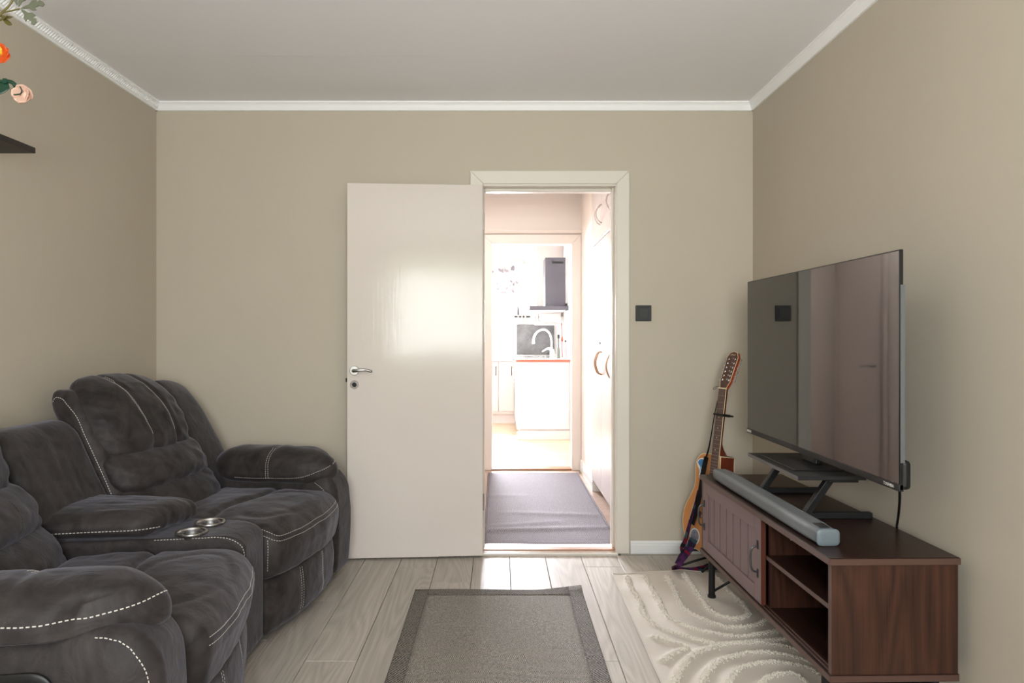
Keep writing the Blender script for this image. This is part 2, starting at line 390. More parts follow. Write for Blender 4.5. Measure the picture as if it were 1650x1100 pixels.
# open door leaf, folded back to the wall
hx, hy, fx, fy = -.091, 3.700, -.8165, 3.651
ang = math.atan2(fy-hy, fx-hx)
def leaf(a, o, z):   # a along leaf from hinge, o out of visible face (towards camera), z
    d = Vector((math.cos(ang), math.sin(ang))); n = Vector((-math.sin(ang)*-1*-1, math.cos(ang)))
    n = Vector((-d.y, d.x)) if (-d.y*0 + d.x*-1) > 0 and d.x > 0 else Vector((-d.y, d.x))
    if n.y > 0: n = -n
    p = Vector((hx, hy)) + d*a + n*o
    return Vector((p.x, p.y, z))
LT = lambda c: leaf(c.x, c.y, c.z)
dl = G(LT).box(0, .727, -.040, 0, .010, 2.020, .003).obj('door_1', doorp, None, kind='structure')
hnd = G(LT)
Mx = Matrix.Rotation(R(-90), 3, 'X')
def disc(g, a, z, r, t, T=LT, seg=28, o0=0):
    g.lathe([(0, 0), (r, 0), (r, t*.6), (r*.9, t), (0, t)], seg, (a, o0, z), Matrix.Rotation(R(-90), 3, 'X'), T=T)
g = G(); disc(g, .727-.040, 1.017, .0255, .009); rose = g.obj('handle_rose', steel, dl, smooth=True, angle=40)
g = G(LT); g.tube(catmull([(.687, .005, 1.017), (.687, .040, 1.017), (.680, .052, 1.018), (.655, .056, 1.021), (.620, .052, 1.021), (.590, .046, 1.012)], 6), [.010]*6+[.010]*6+[.009]*6+[.0085]*6+[.007]*6+[.005]*1, 10)
g.obj('lever_handle', steel, dl, smooth=True, angle=50)
g = G(); disc(g, .727-.040, .941, .0235, .007); lk = g.obj('lock_rose', chrome, dl, smooth=True, angle=40)
g = G(); disc(g, .727-.040, .941, .012, .004, o0=.007); g.obj('lock_cylinder', blackm, lk, smooth=True, angle=40)
G(LT).box(.727, .736, -.026, -.014, .955, .975).obj('latch_bolt', blackm, dl)
for z in (.25, 1.78):
    G(LT).tube([(-.004, -.03, z), (-.004, -.03, z+.09)], .006, 10).obj('hinge', steel, dl, smooth=True, angle=50)

# ------------------------------------------------------------------ hall
Y2 = 6.11
struct('floor_hall', G().box(-.75, 1.45, YB+.135, Y2, -.05, -.001), hallfloorm)
struct('wall_hall_left', G().box(-.77, -.65, YB+.12, Y2, -.02, 2.62), hallp)
g = G(); g.box(.73, .86, 5.28, Y2, -.02, 2.5)
struct('wall_hall_right', g, hallp)
struct('wall_hall_outer', G().box(1.35, 1.45, YB+.12, Y2, -.02, 2.5), hallp)
K0, K1, KZ = -.067, .644, 2.02
g = G(); g.box(-.65, K0-.02, Y2, Y2+.1, -.02, 2.5); g.box(K1+.02, 1.45, Y2, Y2+.1, -.02, 2.5); g.box(K0-.02, K1+.02, Y2, Y2+.1, KZ+.02, 2.5)
struct('wall_hall_end', g, hallp)
struct('ceiling_hall', G().box(-.75, 1.45, YB+.12, Y2+.1, 2.5, 2.6), ceilm)
halltrim = mat('hall_trim_paint', (236, 226, 218), .4)
f2 = struct('trim_6', G().box(K0-.02, K0, Y2-.003, Y2+.1, 0, KZ+.02), halltrim)
G().box(K1, K1+.02, Y2-.003, Y2+.1, 0, KZ+.02).obj('door_jamb', halltrim, f2)
G().box(K0, K1, Y2-.003, Y2+.1, KZ, KZ+.02).obj('door_head', halltrim, f2)
casing(f2, K0, K1, KZ, Y2, .085, .016, halltrim)
G().prism([(K0-.10, Y2, 2.108), (K0-.10, Y2-.03, 2.115), (K0-.10, Y2-.045, 2.135), (K0-.10, Y2-.045, 2.142), (K0-.10, Y2, 2.142)], (K1-K0+.19, 0, 0)).obj('ledge_moulding', halltrim, f2)
struct('trim_7', G().box(K0, K1, Y2-.02, Y2+.1, 0, .014, .003), brownw)
struct('baseboard_hall', G().prism([(.73-a, 5.28, b) for a, b in base_prof(.10, .014)], (0, Y2-5.28-.02, 0)), basem)
struct('baseboard_hall_end', G().box(.716, .82, 5.266, 5.282, 0, .045, .002), basem)
# hall door on the left wall (seen mirrored in the screen)
g = G(); d3 = g.box(-.648, -.61, 5.34, 6.03, .01, 2.02, .003).obj('door_3', doorp, None, kind='structure')
g = G(); g.tube(catmull([(-.61, 5.40, .96), (-.565, 5.40, .96), (-.555, 5.42, .96), (-.555, 5.53, .955)], 6), .009, 8); g.obj('lever_handle', steel, d3, smooth=True)
for (a, b, c, d) in ((5.27, 5.335, 0, 2.10), (6.035, 6.10, 0, 2.10), (5.335, 6.035, 2.03, 2.10)):
    G().box(-.65, -.632, a, b, c, d, .003).obj('casing', halltrim, d3)
# wardrobe
wr = thing('wardrobe', (1.0, 4.6, 0), 'tall white built-in wardrobe along the right side of the hall', 'wardrobe')
cabm = mat('white_cabinet_paint', (216, 206, 200), .25)
G().box(.735, 1.34, 3.93, 5.278, .095, 2.49).obj('cabinet_body', cabm, wr)
G().box(.80, 1.32, 3.94, 5.27, 0, .095).obj('plinth', cabm, wr)
for i, (a, b) in enumerate(((4.81, 5.277), (4.345, 4.807), (3.935, 4.342))):
    dd = G().box(.713, .735, a, b, .10, 1.875, .003).obj('door', cabm, wr)
    du = G().box(.713, .735, a, b, 1.888, 2.47, .003).obj('upper_door', cabm, wr)
    hy_ = a+.035 if i == 0 else b-.035
    for (z0, z1, par) in ((1.0-.07, 1.0+.09, dd), (1.99, 2.12, du)):
        g = G(); g.tube(catmull([(.713, hy_, z0), (.69, hy_, z0+.015), (.672, hy_, (z0+z1)/2), (.69, hy_, z1-.015), (.713, hy_, z1)], 6), .0055, 8)
        g.obj('handle', mat('brass_handle%d' % i, (176, 140, 110), .3, metal=.8) if par is dd else cabm, par, smooth=True)
g = G(); g.lathe([(0, 0), (.012, 0), (.012, .01), (0, .012)], 12, (.713, 4.84, 1.15), Matrix.Rotation(R(-90), 3, 'Y')); g.obj('key', steel, wr, smooth=True)
# hall rug
def hz(x, y):
    return .006 + .010*math.exp(-((y-4.22-.09*(x-.3))/.045)**2)*(.6+.5*math.sin(3*x+1)) + .007*math.exp(-((y-4.62+.12*x)/.05)**2)*max(0, math.sin(3*x+.3)) + .006*math.exp(-((y-5.1)/.06)**2)*max(0, math.sin(4*x+2)) + .005*math.exp(-((y-4.32-.25*(x-.1))/.05)**2)*(x < .4)
hr = thing('hall_rug', (.3, 4.9, 0), 'long grey woven rug with low ripples on the hall floor', 'rug')
g = G(); g.sheet(50, 140, lambda u, v: (-.088+.775*u-.01*(v), 3.93+2.03*v, hz(-.088+.775*u, 3.93+2.03*v)), .004)
g.obj('rug_field', hallrugm, hr, smooth=True)
for x in (-.088, .687):
    g = G(); g.tube([(x-.01*v/20, 3.93+2.03*v/20, hz(x, 3.93+2.03*v/20)+.001) for v in range(21)], .005, 6); g.obj('rug_edging', hallrugm, hr, smooth=True)
# hall lamp added out of view, to go with the hall fill light
hl = thing('added_ceiling_lamp', (-.2, 5.0, 2.42), 'round white lamp added out of view on the hall ceiling', 'lamp')
g = G(); g.lathe([(0, 0.0), (.17, 0.01), (.18, .03), (.17, .078), (0, .078)], 32, (-.2, 5.0, 2.421)); g.obj('added_lamp_shade', kitp, hl, smooth=True, angle=40)

# ------------------------------------------------------------------ kitchen
KX0, KX1, KY = -1.6, .84, 9.92
kf = struct('floor_kitchen', G().box(KX0, KX1+.05, Y2+.1, KY, -.05, -.008), kfloorm)
yy = Y2+.1; i = 0
while yy < KY:
    xs = [KX0, KX0+.3+.5*((i*37) % 5)/5, KX0+1.5+.4*((i*53) % 7)/7, KX1]
    for a, b in zip(xs[:-1], xs[1:]): G().box(a+.0007, b-.0007, yy+.0007, min(yy+.13, KY)-.0007, -.008, 0, .001, 1).obj('floor_board', kfloorm, kf)
    yy += .13; i += 1
struct('wall_kitchen_right', G().box(KX1, KX1+.1, Y2+.1, KY+.1, -.02, 2.6), kitp)
struct('wall_kitchen_left', G().box(KX0-.1, KX0, Y2+.1, KY+.1, -.02, 2.6), kitp)
g = G(); g.box(KX0, -1.2, KY, KY+.1, -.02, 2.6); g.box(.1, KX1, KY, KY+.1, -.02, 2.6); g.box(-1.2, .1, KY, KY+.1, -.02, 1.0); g.box(-1.2, .1, KY, KY+.1, 2.12, 2.6)
struct('wall_kitchen_end', g, kitp)
g = G(); g.box(KX0, -.65, Y2, Y2+.1, -.02, 2.6); struct('wall_kitchen_near', g, kitp)
struct('ceiling_kitchen', G().box(KX0, KX1, Y2+.1, KY+.1, 2.5, 2.6), kitp)
w2 = struct('window_2', G().box(-1.2, .1, KY-.02, KY+.04, .97, 1.0, .003), kitp)
for (a, b, c, d) in ((-1.2, -1.14, 1.0, 2.12), (.04, .1, 1.0, 2.12), (-.58, -.52, 1.0, 2.12), (-1.14, -.58, 1.0, 1.05), (-1.14, -.58, 2.07, 2.12), (-.52, .04, 1.0, 1.05), (-.52, .04, 2.07, 2.12)):
    G().box(a, b, KY+.02, KY+.07, c, d, .003).obj('window_frame', kitp, w2)
wm = mat('white_laminate', (208, 198, 193), .4)
counterm = mat('pale_worktop', (235, 232, 228), .3)
reded = mat('reddish_brown_edge', (150, 78, 58), .4)
bc = thing('base_cabinet', (.52, 8.8, 0), 'white base cabinet end panel under the sink worktop in the kitchen', 'cabinet')
G().box(.20, .80, 7.88, 7.90, .12, .895, .002).obj('end_panel', wm, bc)
G().box(.215, .83, 7.90, 9.88, .10, .895).obj('cabinet_body', wm, bc)
for a, b in ((7.91, 8.49), (8.50, 9.08)):
    dd = G().box(.197, .215, a, b, .13, .885, .002).obj('door', wm, bc)
    G().tube([(.197, b-.06, .62), (.172, b-.06, .63), (.172, b-.06, .76), (.197, b-.06, .77)], .005, 8).obj('handle', chrome, dd, smooth=True)
G().box(.26, .83, 7.9, 9.88, 0, .10).obj('plinth', wm, bc)
struct('trim_8', G().box(.20, .81, 7.865, 7.88, 0, .10, .003), wm)
ct = thing('worktop', (.52, 8.8, .895), 'pale worktop with a reddish brown front edge by the sink', 'worktop')
G().box(.19, .838, 7.872, 9.9, .897, .925).obj('worktop_slab', counterm, ct)
G().box(.186, .838, 7.860, 7.872, .895, .925, .002).obj('worktop_edge', reded, ct, label='reddish brown edge strip')
sk = thing('sink', (.45, 8.5, .925), 'steel sink set into the kitchen worktop below the arched tap', 'sink')
g = G(); g.box(.25, .76, 8.1, 8.95, .925, .931, .003); g.obj('sink_rim', chrome, sk)
g = G(); g.lathe([(.16, .004), (.165, .006), (.16, .008), (.13, .008), (.14, .004), (0, .003)], 32, (.43, 8.35, .929)); g.obj('sink_bowl', steel, sk, smooth=True)
fa = thing('tap', (.63, 8.3, .931), 'tall white arched kitchen tap over the sink', 'tap')
whitech = mat('white_enamel_tap', (236, 234, 232), .2)
g = G(); g.tube(catmull([(.63, 8.3, 1.05), (.63, 8.3, 1.15), (.60, 8.3, 1.235), (.535, 8.3, 1.275), (.46, 8.3, 1.245), (.42, 8.3, 1.18), (.413, 8.3, 1.125)], 8), .0125, 12); g.obj('spout', whitech, fa, smooth=True)
g = G(); g.lathe([(0, .12), (.017, .12), (.02, 0), (.028, 0), (.028, -.008), (0, -.008)], 20, (.63, 8.3, .939)); g.obj('tap_body', whitech, fa, smooth=True, angle=40)
G().lathe([(0, 0), (.016, 0), (.018, .02), (.014, .03), (0, .03)], 16, (.413, 8.3, 1.10)).obj('spout_nozzle', whitech, fa, smooth=True, angle=40)
g = G(); g.tube([(.61, 8.29, 1.04), (.58, 8.28, 1.045), (.515, 8.27, 1.005)], [.02, .012, .007], 10); g.obj('lever', whitech, fa, smooth=True)
def bottle(name, label, x, y, prof, m, capprof=None, cm=None, z=.931, group=None):
    t = thing(name, (x, y, z), label, 'bottle', group)
    G().lathe(prof, 20, (x, y, z)).obj('bottle_body', m, t, smooth=True, angle=45)
    if capprof: G().lathe(capprof, 16, (x, y, z)).obj('bottle_cap', cm, t, smooth=True, angle=45)
    return t
bottle('soap_bottle', 'small clear bottle of pale green soap beside the tap', .625, 8.02, [(0, 0), (.026, 0), (.026, .085), (.012, .10), (0, .10)], mat('green_soap', (214, 226, 160), .2), [(0, .10), (.012, .10), (.012, .118), (0, .12)], kitp, z=.925)
bottle('squeeze_bottle', 'slim white bottle with dark cap and dark label at the worktop', .72, 8.35, [(0, 0), (.02, 0), (.02, .05), (.014, .13), (0, .13)], mat('bottle_label_grey', (110, 116, 104), .5), [(0, .13), (.006, .13), (.006, .24), (.014, .24), (.014, .29), (0, .29)], switchm, z=.925)
bottle('pepper_mill', 'tall grey pepper mill at the right of the worktop', .775, 8.03, [(0, 0), (.026, 0), (.026, .05), (.019, .06), (.019, .17), (.024, .19), (0, .21)], mat('mill_grey', (158, 152, 156), .4), [(0, .205), (.012, .205), (.012, .22), (0, .225)], dgreym, z=.925)
t = thing('wooden_spoon', (.79, 8.6, .93), 'long reddish wooden utensil standing behind the grey pepper mill', 'spoon')
g = G(); g.tube([(.79, 8.6, .93), (.785, 8.6, 1.20), (.78, 8.6, 1.36)], [.006, .006, .005], 8); g.obj('handle', reded, t, smooth=True)
G().lathe([(0, 0), (.014, .01), (.016, .04), (.008, .07), (0, .075)], 12, (.787, 8.6, 1.12)).obj('grip', reded, t, smooth=True)
# range hood
rh = thing('range_hood', (.6, 8.6, 1.5), 'grey metal range hood with square chimney on the kitchen wall', 'range hood')
hoodm = mat('grey_hood_metal', (74, 72, 80), .4, metal=.2)
G().box(.36, .835, 8.30, 8.90, 1.512, 1.562, .003).obj('hood_plate', hoodm, rh)
G().box(.562, .812, 8.42, 8.78, 1.562, 2.163, .003).obj('chimney', hoodm, rh)
G().box(.645, .785, 8.412, 8.42, 2.09, 2.113).obj('vent_slot', blackp, rh, label='narrow black vent slot')
G().box(.38, .80, 8.32, 8.88, 1.500, 1.512).obj('hood_underside', kitp, rh)
G().box(.812, .838, 8.45, 8.75, 1.6, 2.15).obj('wall_bracket', kitp, rh)
bxc = thing('wall_cabinet', (.7, 9.3, 1.45), 'tall pale wall cabinet behind the grey range hood', 'cabinet')
G().box(.50, .838, 9.0, 9.60, 1.45, 2.45, .003).obj('cabinet_body', wm, bxc)
G().box(.485, .50, 9.005, 9.595, 1.46, 2.44, .003).obj('door', wm, bxc)
# backsplash panel
sp_ = thing('splash_panel', (.52, 9.9, .93), 'dark grey marbled panel standing behind the sink', 'panel')
marb = mat('grey_marble_panel', (104, 104, 106), .3, var=.45, vscale=5)
G().box(.25, .79, 9.885, 9.915, .928, 1.362, .003).obj('panel', marb, sp_)
# knife rack
kr = props(G().box(.215, .445, 9.895, 9.915, 1.463, 1.485, .002).obj('knife_rack', switchm), 'narrow dark magnetic knife strip on the far kitchen wall', 'rack')
for i, (x, m_) in enumerate(((.27, hoodm), (.325, wm), (.375, wm))):
    t = thing('kitchen_knife', (x, 9.88, 1.38), ['dark bladed knife, leftmost on the magnetic strip', 'pale knife in the middle of the magnetic strip', 'slim pale knife, rightmost on the magnetic strip'][i], 'knife', 'knives on the magnetic strip')
    G().prism([(x-.013, 9.89, 1.50), (x+.013, 9.89, 1.50), (x+.010, 9.89, 1.58), (x-.004, 9.89, 1.65)], (0, .004, 0)).obj('blade', m_, t)
    G().box(x-.011, x+.011, 9.884, 9.896, 1.38, 1.50, .003).obj('handle', wm, t)
for i, x in enumerate((.47, .51)):
    g = G(); g.tube(catmull([(x, 8.95, 1.49), (x, 8.95, 1.42), (x+.005, 8.95, 1.40), (x+.02, 8.95, 1.392)], 5), .003, 6)
    props(g.obj('utensil_hook', dgreym, None, smooth=True), ['thin dark hook under the hood, the left one', 'thin dark hook under the hood, the right one'][i], 'hook', 'hooks under the hood')
t = thing('paper_roll_holder', (.66, 8.95, 1.36), 'white box holder hanging beneath the range hood', 'holder')
G().box(.53, .80, 8.9, 9.0, 1.37, 1.495, .004).obj('holder_box', wm, t)
G().tube([(.815, 8.95, 1.495), (.815, 8.95, 1.36)], .003, 6).obj('holder_rod', dgreym, t)
G().box(.46, .83, 8.92, 8.98, 1.335, 1.36, .004).obj('holder_rail', wm, t)
# far cabinets
fc = thing('low_cabinet', (-.3, 9.6, 0), 'row of white kitchen cabinets under the bright window', 'cabinet')
G().box(-1.0, .213, 9.32, 9.9, .13, .85).obj('cabinet_body', wm, fc)
for a, b in ((-.98, -.42), (-.41, -.02), (-.01, .195)):
    dd = G().box(a+.002, b, 9.302, 9.32, .17, .84, .002).obj('door', wm, fc)
    G().tube([(b-.03, 9.302, .66), (b-.03, 9.28, .67), (b-.03, 9.28, .77), (b-.03, 9.302, .78)], .006, 8).obj('handle', hoodm, dd, smooth=True)
G().box(-.98, .213, 9.36, 9.88, 0, .13).obj('plinth', wm, fc)
G().box(-.09, .16, 9.335, 9.36, .125, .165, .002).obj('toe_strip', mat('tan_strip', (226, 196, 168), .5), fc, label='tan strip at the foot')
props(G().box(-1.0, .185, 9.29, 9.91, .852, .88, .003).obj('window_worktop', counterm), 'white worktop over the low cabinets at the kitchen window', 'worktop')
# valance with leaf print
va = thing('valance', (-.45, 9.8, 1.75), 'white translucent valance with a grey leaf print over the kitchen window', 'curtain')
def vy(x, z): return 9.84+.012*math.sin(x*38)+.006*math.sin(x*71+1)
def sheer():
    t = NT('sheer_white_cloth'); b = t.b; b.inputs['Base Color'].default_value = (.9, .9, .9, 1); b.inputs['Roughness'].default_value = .9
    tr = t.n('ShaderNodeBsdfTranslucent'); tr.inputs[0].default_value = (.9, .9, .9, 1); mx = t.n('ShaderNodeMixShader'); mx.inputs[0].default_value = .55
    out = t.t.nodes['Material Output']; t.l(b.outputs[0], mx.inputs[1]); t.l(tr.outputs[0], mx.inputs[2]); t.l(mx.outputs[0], out.inputs[0])
    return t.m
shm = sheer()
g = G(); g.sheet(160, 6, lambda u, v: (-1.3+1.62*u, vy(-1.3+1.62*u, 0), 1.76+.5*v+.01*math.sin(u*60)*(1-v))); g.obj('cloth', shm, va, smooth=True)
g = G(); g.tube([(-1.35, KY, 2.27), (-1.35, 9.84, 2.27), (.36, 9.84, 2.27), (.36, KY, 2.27)], .012, 10); g.obj('curtain_rod', kitp, va, smooth=True)
leafc = [mat('leaf_print_grey', (150, 144, 150), .9), mat('leaf_print_light', (196, 192, 194), .9)]
rl = random.Random(3)
for k, mm in enumerate(leafc):
    g = G()
    for q in range(26):
        x = -.35+.62*rl.random(); z = 1.80+.38*rl.random(); a = rl.random()*6.28; L = .018+.022*rl.random()
        pts = []
        for s_ in range(10):
            th_ = 2*math.pi*s_/10; rx = L*(.55+.1*math.cos(3*th_)); rz = L
            dx, dz = rx*math.cos(th_), rz*math.sin(th_); X = x+dx*math.cos(a)-dz*math.sin(a); Z = z+dx*math.sin(a)+dz*math.cos(a)
            pts.append((X, vy(X, Z)-.004, Z))
        g.prism(pts, (0, .0015, 0))
    g.obj('leaf_print', mm, va, kind='stuff')
# ------------------------------------------------------------------ greenery outside the living room window
gm = mat('green_leaves', (104, 138, 70), .6, var=.45, vscale=3)
gm2 = mat('pale_green_leaves', (140, 166, 96), .6, var=.4, vscale=3)
struct('ground_outside', G().box(-14, 14, -22, -1.2, -.7, -.6), mat('lawn', (112, 132, 72), .9, var=.3, vscale=2))
def bush(name, x, y, z, r, m, label, cat, seed):
    t = thing(name, (x, y, -.6), label, cat, 'trees outside the window')
    b = bmesh.new(); bmesh.ops.create_icosphere(b, subdivisions=4, radius=1)
    for v in b.verts:
        n = noise.noise(v.co*2+Vector((seed, 0, 0)))*.28+noise.noise(v.co*7+Vector((seed, 3, 0)))*.14+noise.noise(v.co*19+Vector((seed, 3, 0)))*.07
        v.co = Vector((x, y, z)) + v.co*(1+n)*r
    g = G(); g.add(b); g.obj('crown', m, t, smooth=False)
    G().tube([(x, y, -.6), (x+.05, y, z-r*.4)], [.16, .1], 10).obj('trunk', mat('bark%d' % seed, (90, 76, 60), .9), t, smooth=True)
bush('tree', -3.2, -9, 1.9, 1.5, gm, 'broad green tree outside, left of the window view', 'tree', 1)
bush('tree', .6, -10.5, 2.2, 1.7, gm2, 'pale green tree outside, in the middle of the window view', 'tree', 2)
bush('tree', 4.6, -9.5, 1.8, 1.5, gm, 'broad green tree outside, right of the window view', 'tree', 3)
bush('bush', -.8, -7, .1, .85, gm2, 'round green bush outside below the window', 'bush', 4)

# ================================================================== RUGS
rg = thing('flatweave_rug', (0, 2.6, 0), 'grey flatweave rug with a dark border lying before the doorway', 'rug')
RX0, RX1, RY0, RY1 = -.396, .386, 1.75, 3.21
def rz(x, y):
    u = max(0, (x-.18)/.2); v = max(0, (y-3.10)/.11)
    return .005 + .016*min(1, u)*min(1, v)**2 + .0015*math.sin(x*9+y*5)
def rsheet(x0, x1, y0, y1, nx, ny, dz=0):
    g = G(); g.sheet(nx, ny, lambda u, v: (x0+(x1-x0)*u, y0+(y1-y0)*v+.012*max(0, (x0+(x1-x0)*u-.2)/.2)*(v if y1 > 3.1 else 0), rz(x0+(x1-x0)*u, y0+(y1-y0)*v)+dz), .005); return g
bw = .062
rsheet(RX0+bw, RX1-bw, RY0+bw, RY1-bw, 30, 60, -.0008).obj('rug_field', rugm, rg, smooth=True)
for a in ((RX0, RX0+bw, RY0, RY1), (RX1-bw, RX1, RY0, RY1), (RX0+bw, RX1-bw, RY1-bw, RY1), (RX0+bw, RX1-bw, RY0, RY0+bw)):
    rsheet(*a, 8 if a[1]-a[0] < .1 else 40, 40 if a[3]-a[2] > .1 else 8, .0012).obj('rug_border', rugb, rg, smooth=True)
g = G()
for xx in (RX0+bw, RX1-bw): g.tube([(xx, RY0+bw+(RY1-RY0-2*bw)*k/40, rz(xx, RY0+bw+(RY1-RY0-2*bw)*k/40)+.0015) for k in range(41)], .0025, 6)
g.tube([(RX0+bw+(RX1-RX0-2*bw)*k/30, RY1-bw, rz(RX0+bw+(RX1-RX0-2*bw)*k/30, RY1-bw)+.0015) for k in range(31)], .0025, 6)
g.obj('border_seam', seamm, rg, smooth=True)

# cream tufted rug
def zc(q): return onfloor(980+q[0]/4.583, 900+q[1]/4.583)
ridges = {
 'A': [(140, 150), (165, 230), (230, 330), (250, 410), (320, 490), (430, 550), (560, 590), (700, 630), (800, 655)],
 'B': [(270, 155), (320, 240), (370, 320), (400, 390), (440, 450), (520, 500), (640, 545), (800, 575), (950, 590), (1100, 580), (1250, 550), (1400, 500)],
 'C': [(430, 155), (480, 240), (520, 330), (570, 400), (680, 460), (800, 500), (950, 525), (1080, 510), (1180, 465), (1300, 400)],
 'D': [(560, 140), (620, 220), (680, 310), (750, 400), (850, 450), (960, 458), (1030, 430), (985, 350), (900, 270), (830, 190), (780, 140)],
 'E': [(335, 600), (430, 622), (575, 672)],
 'F': [(560, 690), (480, 722), (405, 772)],
 'G': [(480, 1100), (500, 917), (540, 830), (620, 740), (740, 680), (900, 650), (1100, 640), (1300, 670), (1480, 740)],
 'H': [(680, 1100), (700, 917), (740, 850), (820, 780), (950, 730), (1120, 710), (1300, 730), (1450, 780), (1650, 900)],
 'I': [(860, 1050), (900, 917), (960, 850), (1080, 800), (1250, 785), (1400, 810), (1550, 880), (1700, 980)],
 'J': [(1100, 980), (1180, 900), (1330, 870), (1430, 917), (1500, 1000)],
 'K': [(800, 655), (950, 648), (1150, 628), (1320, 612)],
}
curves = {k: resample(catmull([zc(p) for p in v], 6), .012) for k, v in ridges.items()}
allpts = [p for c in curves.values() for p in c]
from mathutils import kdtree
kd = kdtree.KDTree(len(allpts))
for i, p in enumerate(allpts): kd.insert(p, i)
kd.balance()
def cz(x, y):
    d = kd.find(Vector((x, y, 0)))[2]
    z = .006 + .006*math.exp(-(d/.016)**2) + .005*noise.noise(Vector((x*8, y*8, 1)))
    if y > 3.30: z += .010*max(0, math.sin((x-.62)*9))*(y-3.30)/.12*(x < 1.1) 
    return max(z, .002)
cr_ = thing('tufted_rug', (.95, 2.5, 0), 'cream cotton rug with raised tufted arches under the television stand', 'rug')
CX0, CX1, CY0, CY1 = .565, 1.375, 1.7, 3.42
def ye(x): return .045*math.exp(-((x-.95)/.13)**2)
g = G(); g.sheet(110, 220, lambda u, v: (CX0-.012*(1-v)+(CX1-CX0)*u, CY0+(CY1-CY0)*v+ye(CX0+(CX1-CX0)*u)*v**6, cz(CX0+(CX1-CX0)*u, CY0+(CY1-CY0)*v)), .003)
g.obj('rug_cloth', creamm, cr_, smooth=True)
g = G(); g.tube([(CX0+(CX1-CX0)*k/60, CY1+ye(CX0+(CX1-CX0)*k/60), cz(CX0+(CX1-CX0)*k/60, CY1)+.002) for k in range(61)], .004, 6); g.obj('hem', creamm, cr_, smooth=True)
g = G(); g.tube([(CX0-.012*(1-k/60), CY0+(CY1-CY0)*k/60, cz(CX0, CY0+(CY1-CY0)*k/60)+.002) for k in range(61)], .0035, 6); g.obj('hem', creamm, cr_, smooth=True)
rr = random.Random(5)
for k, c in curves.items():
    vs, fs = [], []
    for p in c:
        if not (CX0+.01 < p.x < CX1-.02 and CY0+.02 < p.y < CY1-.015): continue
        for _ in range(15):
            dx, dy = rr.gauss(0, .0072), rr.gauss(0, .0072)
            z0 = cz(p.x+dx, p.y+dy)+rr.random()*.007*math.exp(-(dx*dx+dy*dy)/.00012); r = .0028+.0028*rr.random()
            b0 = len(vs); ax = rr.random()*3
            vs += [(p.x+dx+r*math.cos(ax+q*1.5708), p.y+dy+r*math.sin(ax+q*1.5708), z0) for q in range(4)] + [(p.x+dx+rr.gauss(0, .001), p.y+dy+rr.gauss(0, .001), z0+r*1.5), (p.x+dx, p.y+dy, z0-r)]
            fs += [(b0+q, b0+(q+1) % 4, b0+4) for q in range(4)] + [(b0+(q+1) % 4, b0+q, b0+5) for q in range(4)]
    me = bpy.data.meshes.new('tuft'); me.from_pydata(vs, [], fs)
    link('tufted_ridge', me, tuftm, cr_, True, kind='stuff')

# ================================================================== SOFA
TH = R(9)
def unit(side):
    if side == 'far': O, u, F = Vector((-.9, 2.61)), Vector((math.sin(TH), math.cos(TH))), Vector((math.cos(TH), -math.sin(TH)))
    else: O, u, F = Vector((-.9, 2.41)), Vector((math.sin(TH), -math.cos(TH))), Vector((math.cos(TH), math.sin(TH)))
    def T(c):
        p = O + u*c[1] + F*c[0]; return Vector((p.x, p.y, c[2]))
    return T
def rbox(lo, hi, r, rb=None, n=22, fn=None, wr=0, wscale=9, seed=0):
    """rounded block between lo and hi (local f,w,z); r = radii, rb = radius at the bottom; fn deforms; wr = wrinkle depth"""
    c = [(a+b)/2 for a, b in zip(lo, hi)]; h = [(b-a)/2 for a, b in zip(lo, hi)]
    b = bmesh.new(); cache = {}
    def V(i, j, k):
        key = (i, j, k)
        if key in cache: return cache[key]
        p = [(2*i/n-1)*h[0], (2*j/n-1)*h[1], (2*k/n-1)*h[2]]
        rad = list(r)
        if p[2] < 0 and rb is not None: rad[2] = rb
        q = [max(-(h[a]-rad[a]), min(h[a]-rad[a], p[a])) for a in range(3)]
        d = Vector([(p[a]-q[a])/rad[a] for a in range(3)])
        if d.length > 1e-6: d.normalize()
        v = Vector([c[a]+q[a]+d[a]*rad[a] for a in range(3)])
        un = Vector([p[a]/h[a] for a in range(3)])
        if fn: v = Vector(fn(v, un))
        if wr:
            dn = Vector([(v[a]-c[a])/h[a] for a in range(3)]).normalized()
            w_ = noise.noise(v*wscale+Vector((seed, seed, 0))) + .5*noise.noise(v*wscale*2.3+Vector((seed, 0, seed)))
            v += dn*w_*wr
        cache[key] = b.verts.new(v); return cache[key]
    for i in range(n):
        for j in range(n):
            for (A) in ((lambda s, t: (s, t, 0)), (lambda s, t: (s, t, n)), (lambda s, t: (s, 0, t)), (lambda s, t: (s, n, t)), (lambda s, t: (0, s, t)), (lambda s, t: (n, s, t))):
                try: b.faces.new((V(*A(i, j)), V(*A(i+1, j)), V(*A(i+1, j+1)), V(*A(i, j+1))))
                except ValueError: pass
    bmesh.ops.recalc_face_normals(b, faces=b.faces[:])
    return b
def make(name, b, T, parent, m=None, **k):
    g = G(); g.add(b, T); return g.obj(name, m or sofam, parent, smooth=True, **k)
def world_bvh(o, loc):
    me = o.data; return BVHTree.FromPolygons([v.co+loc for v in me.vertices], [p.vertices[:] for p in me.polygons])
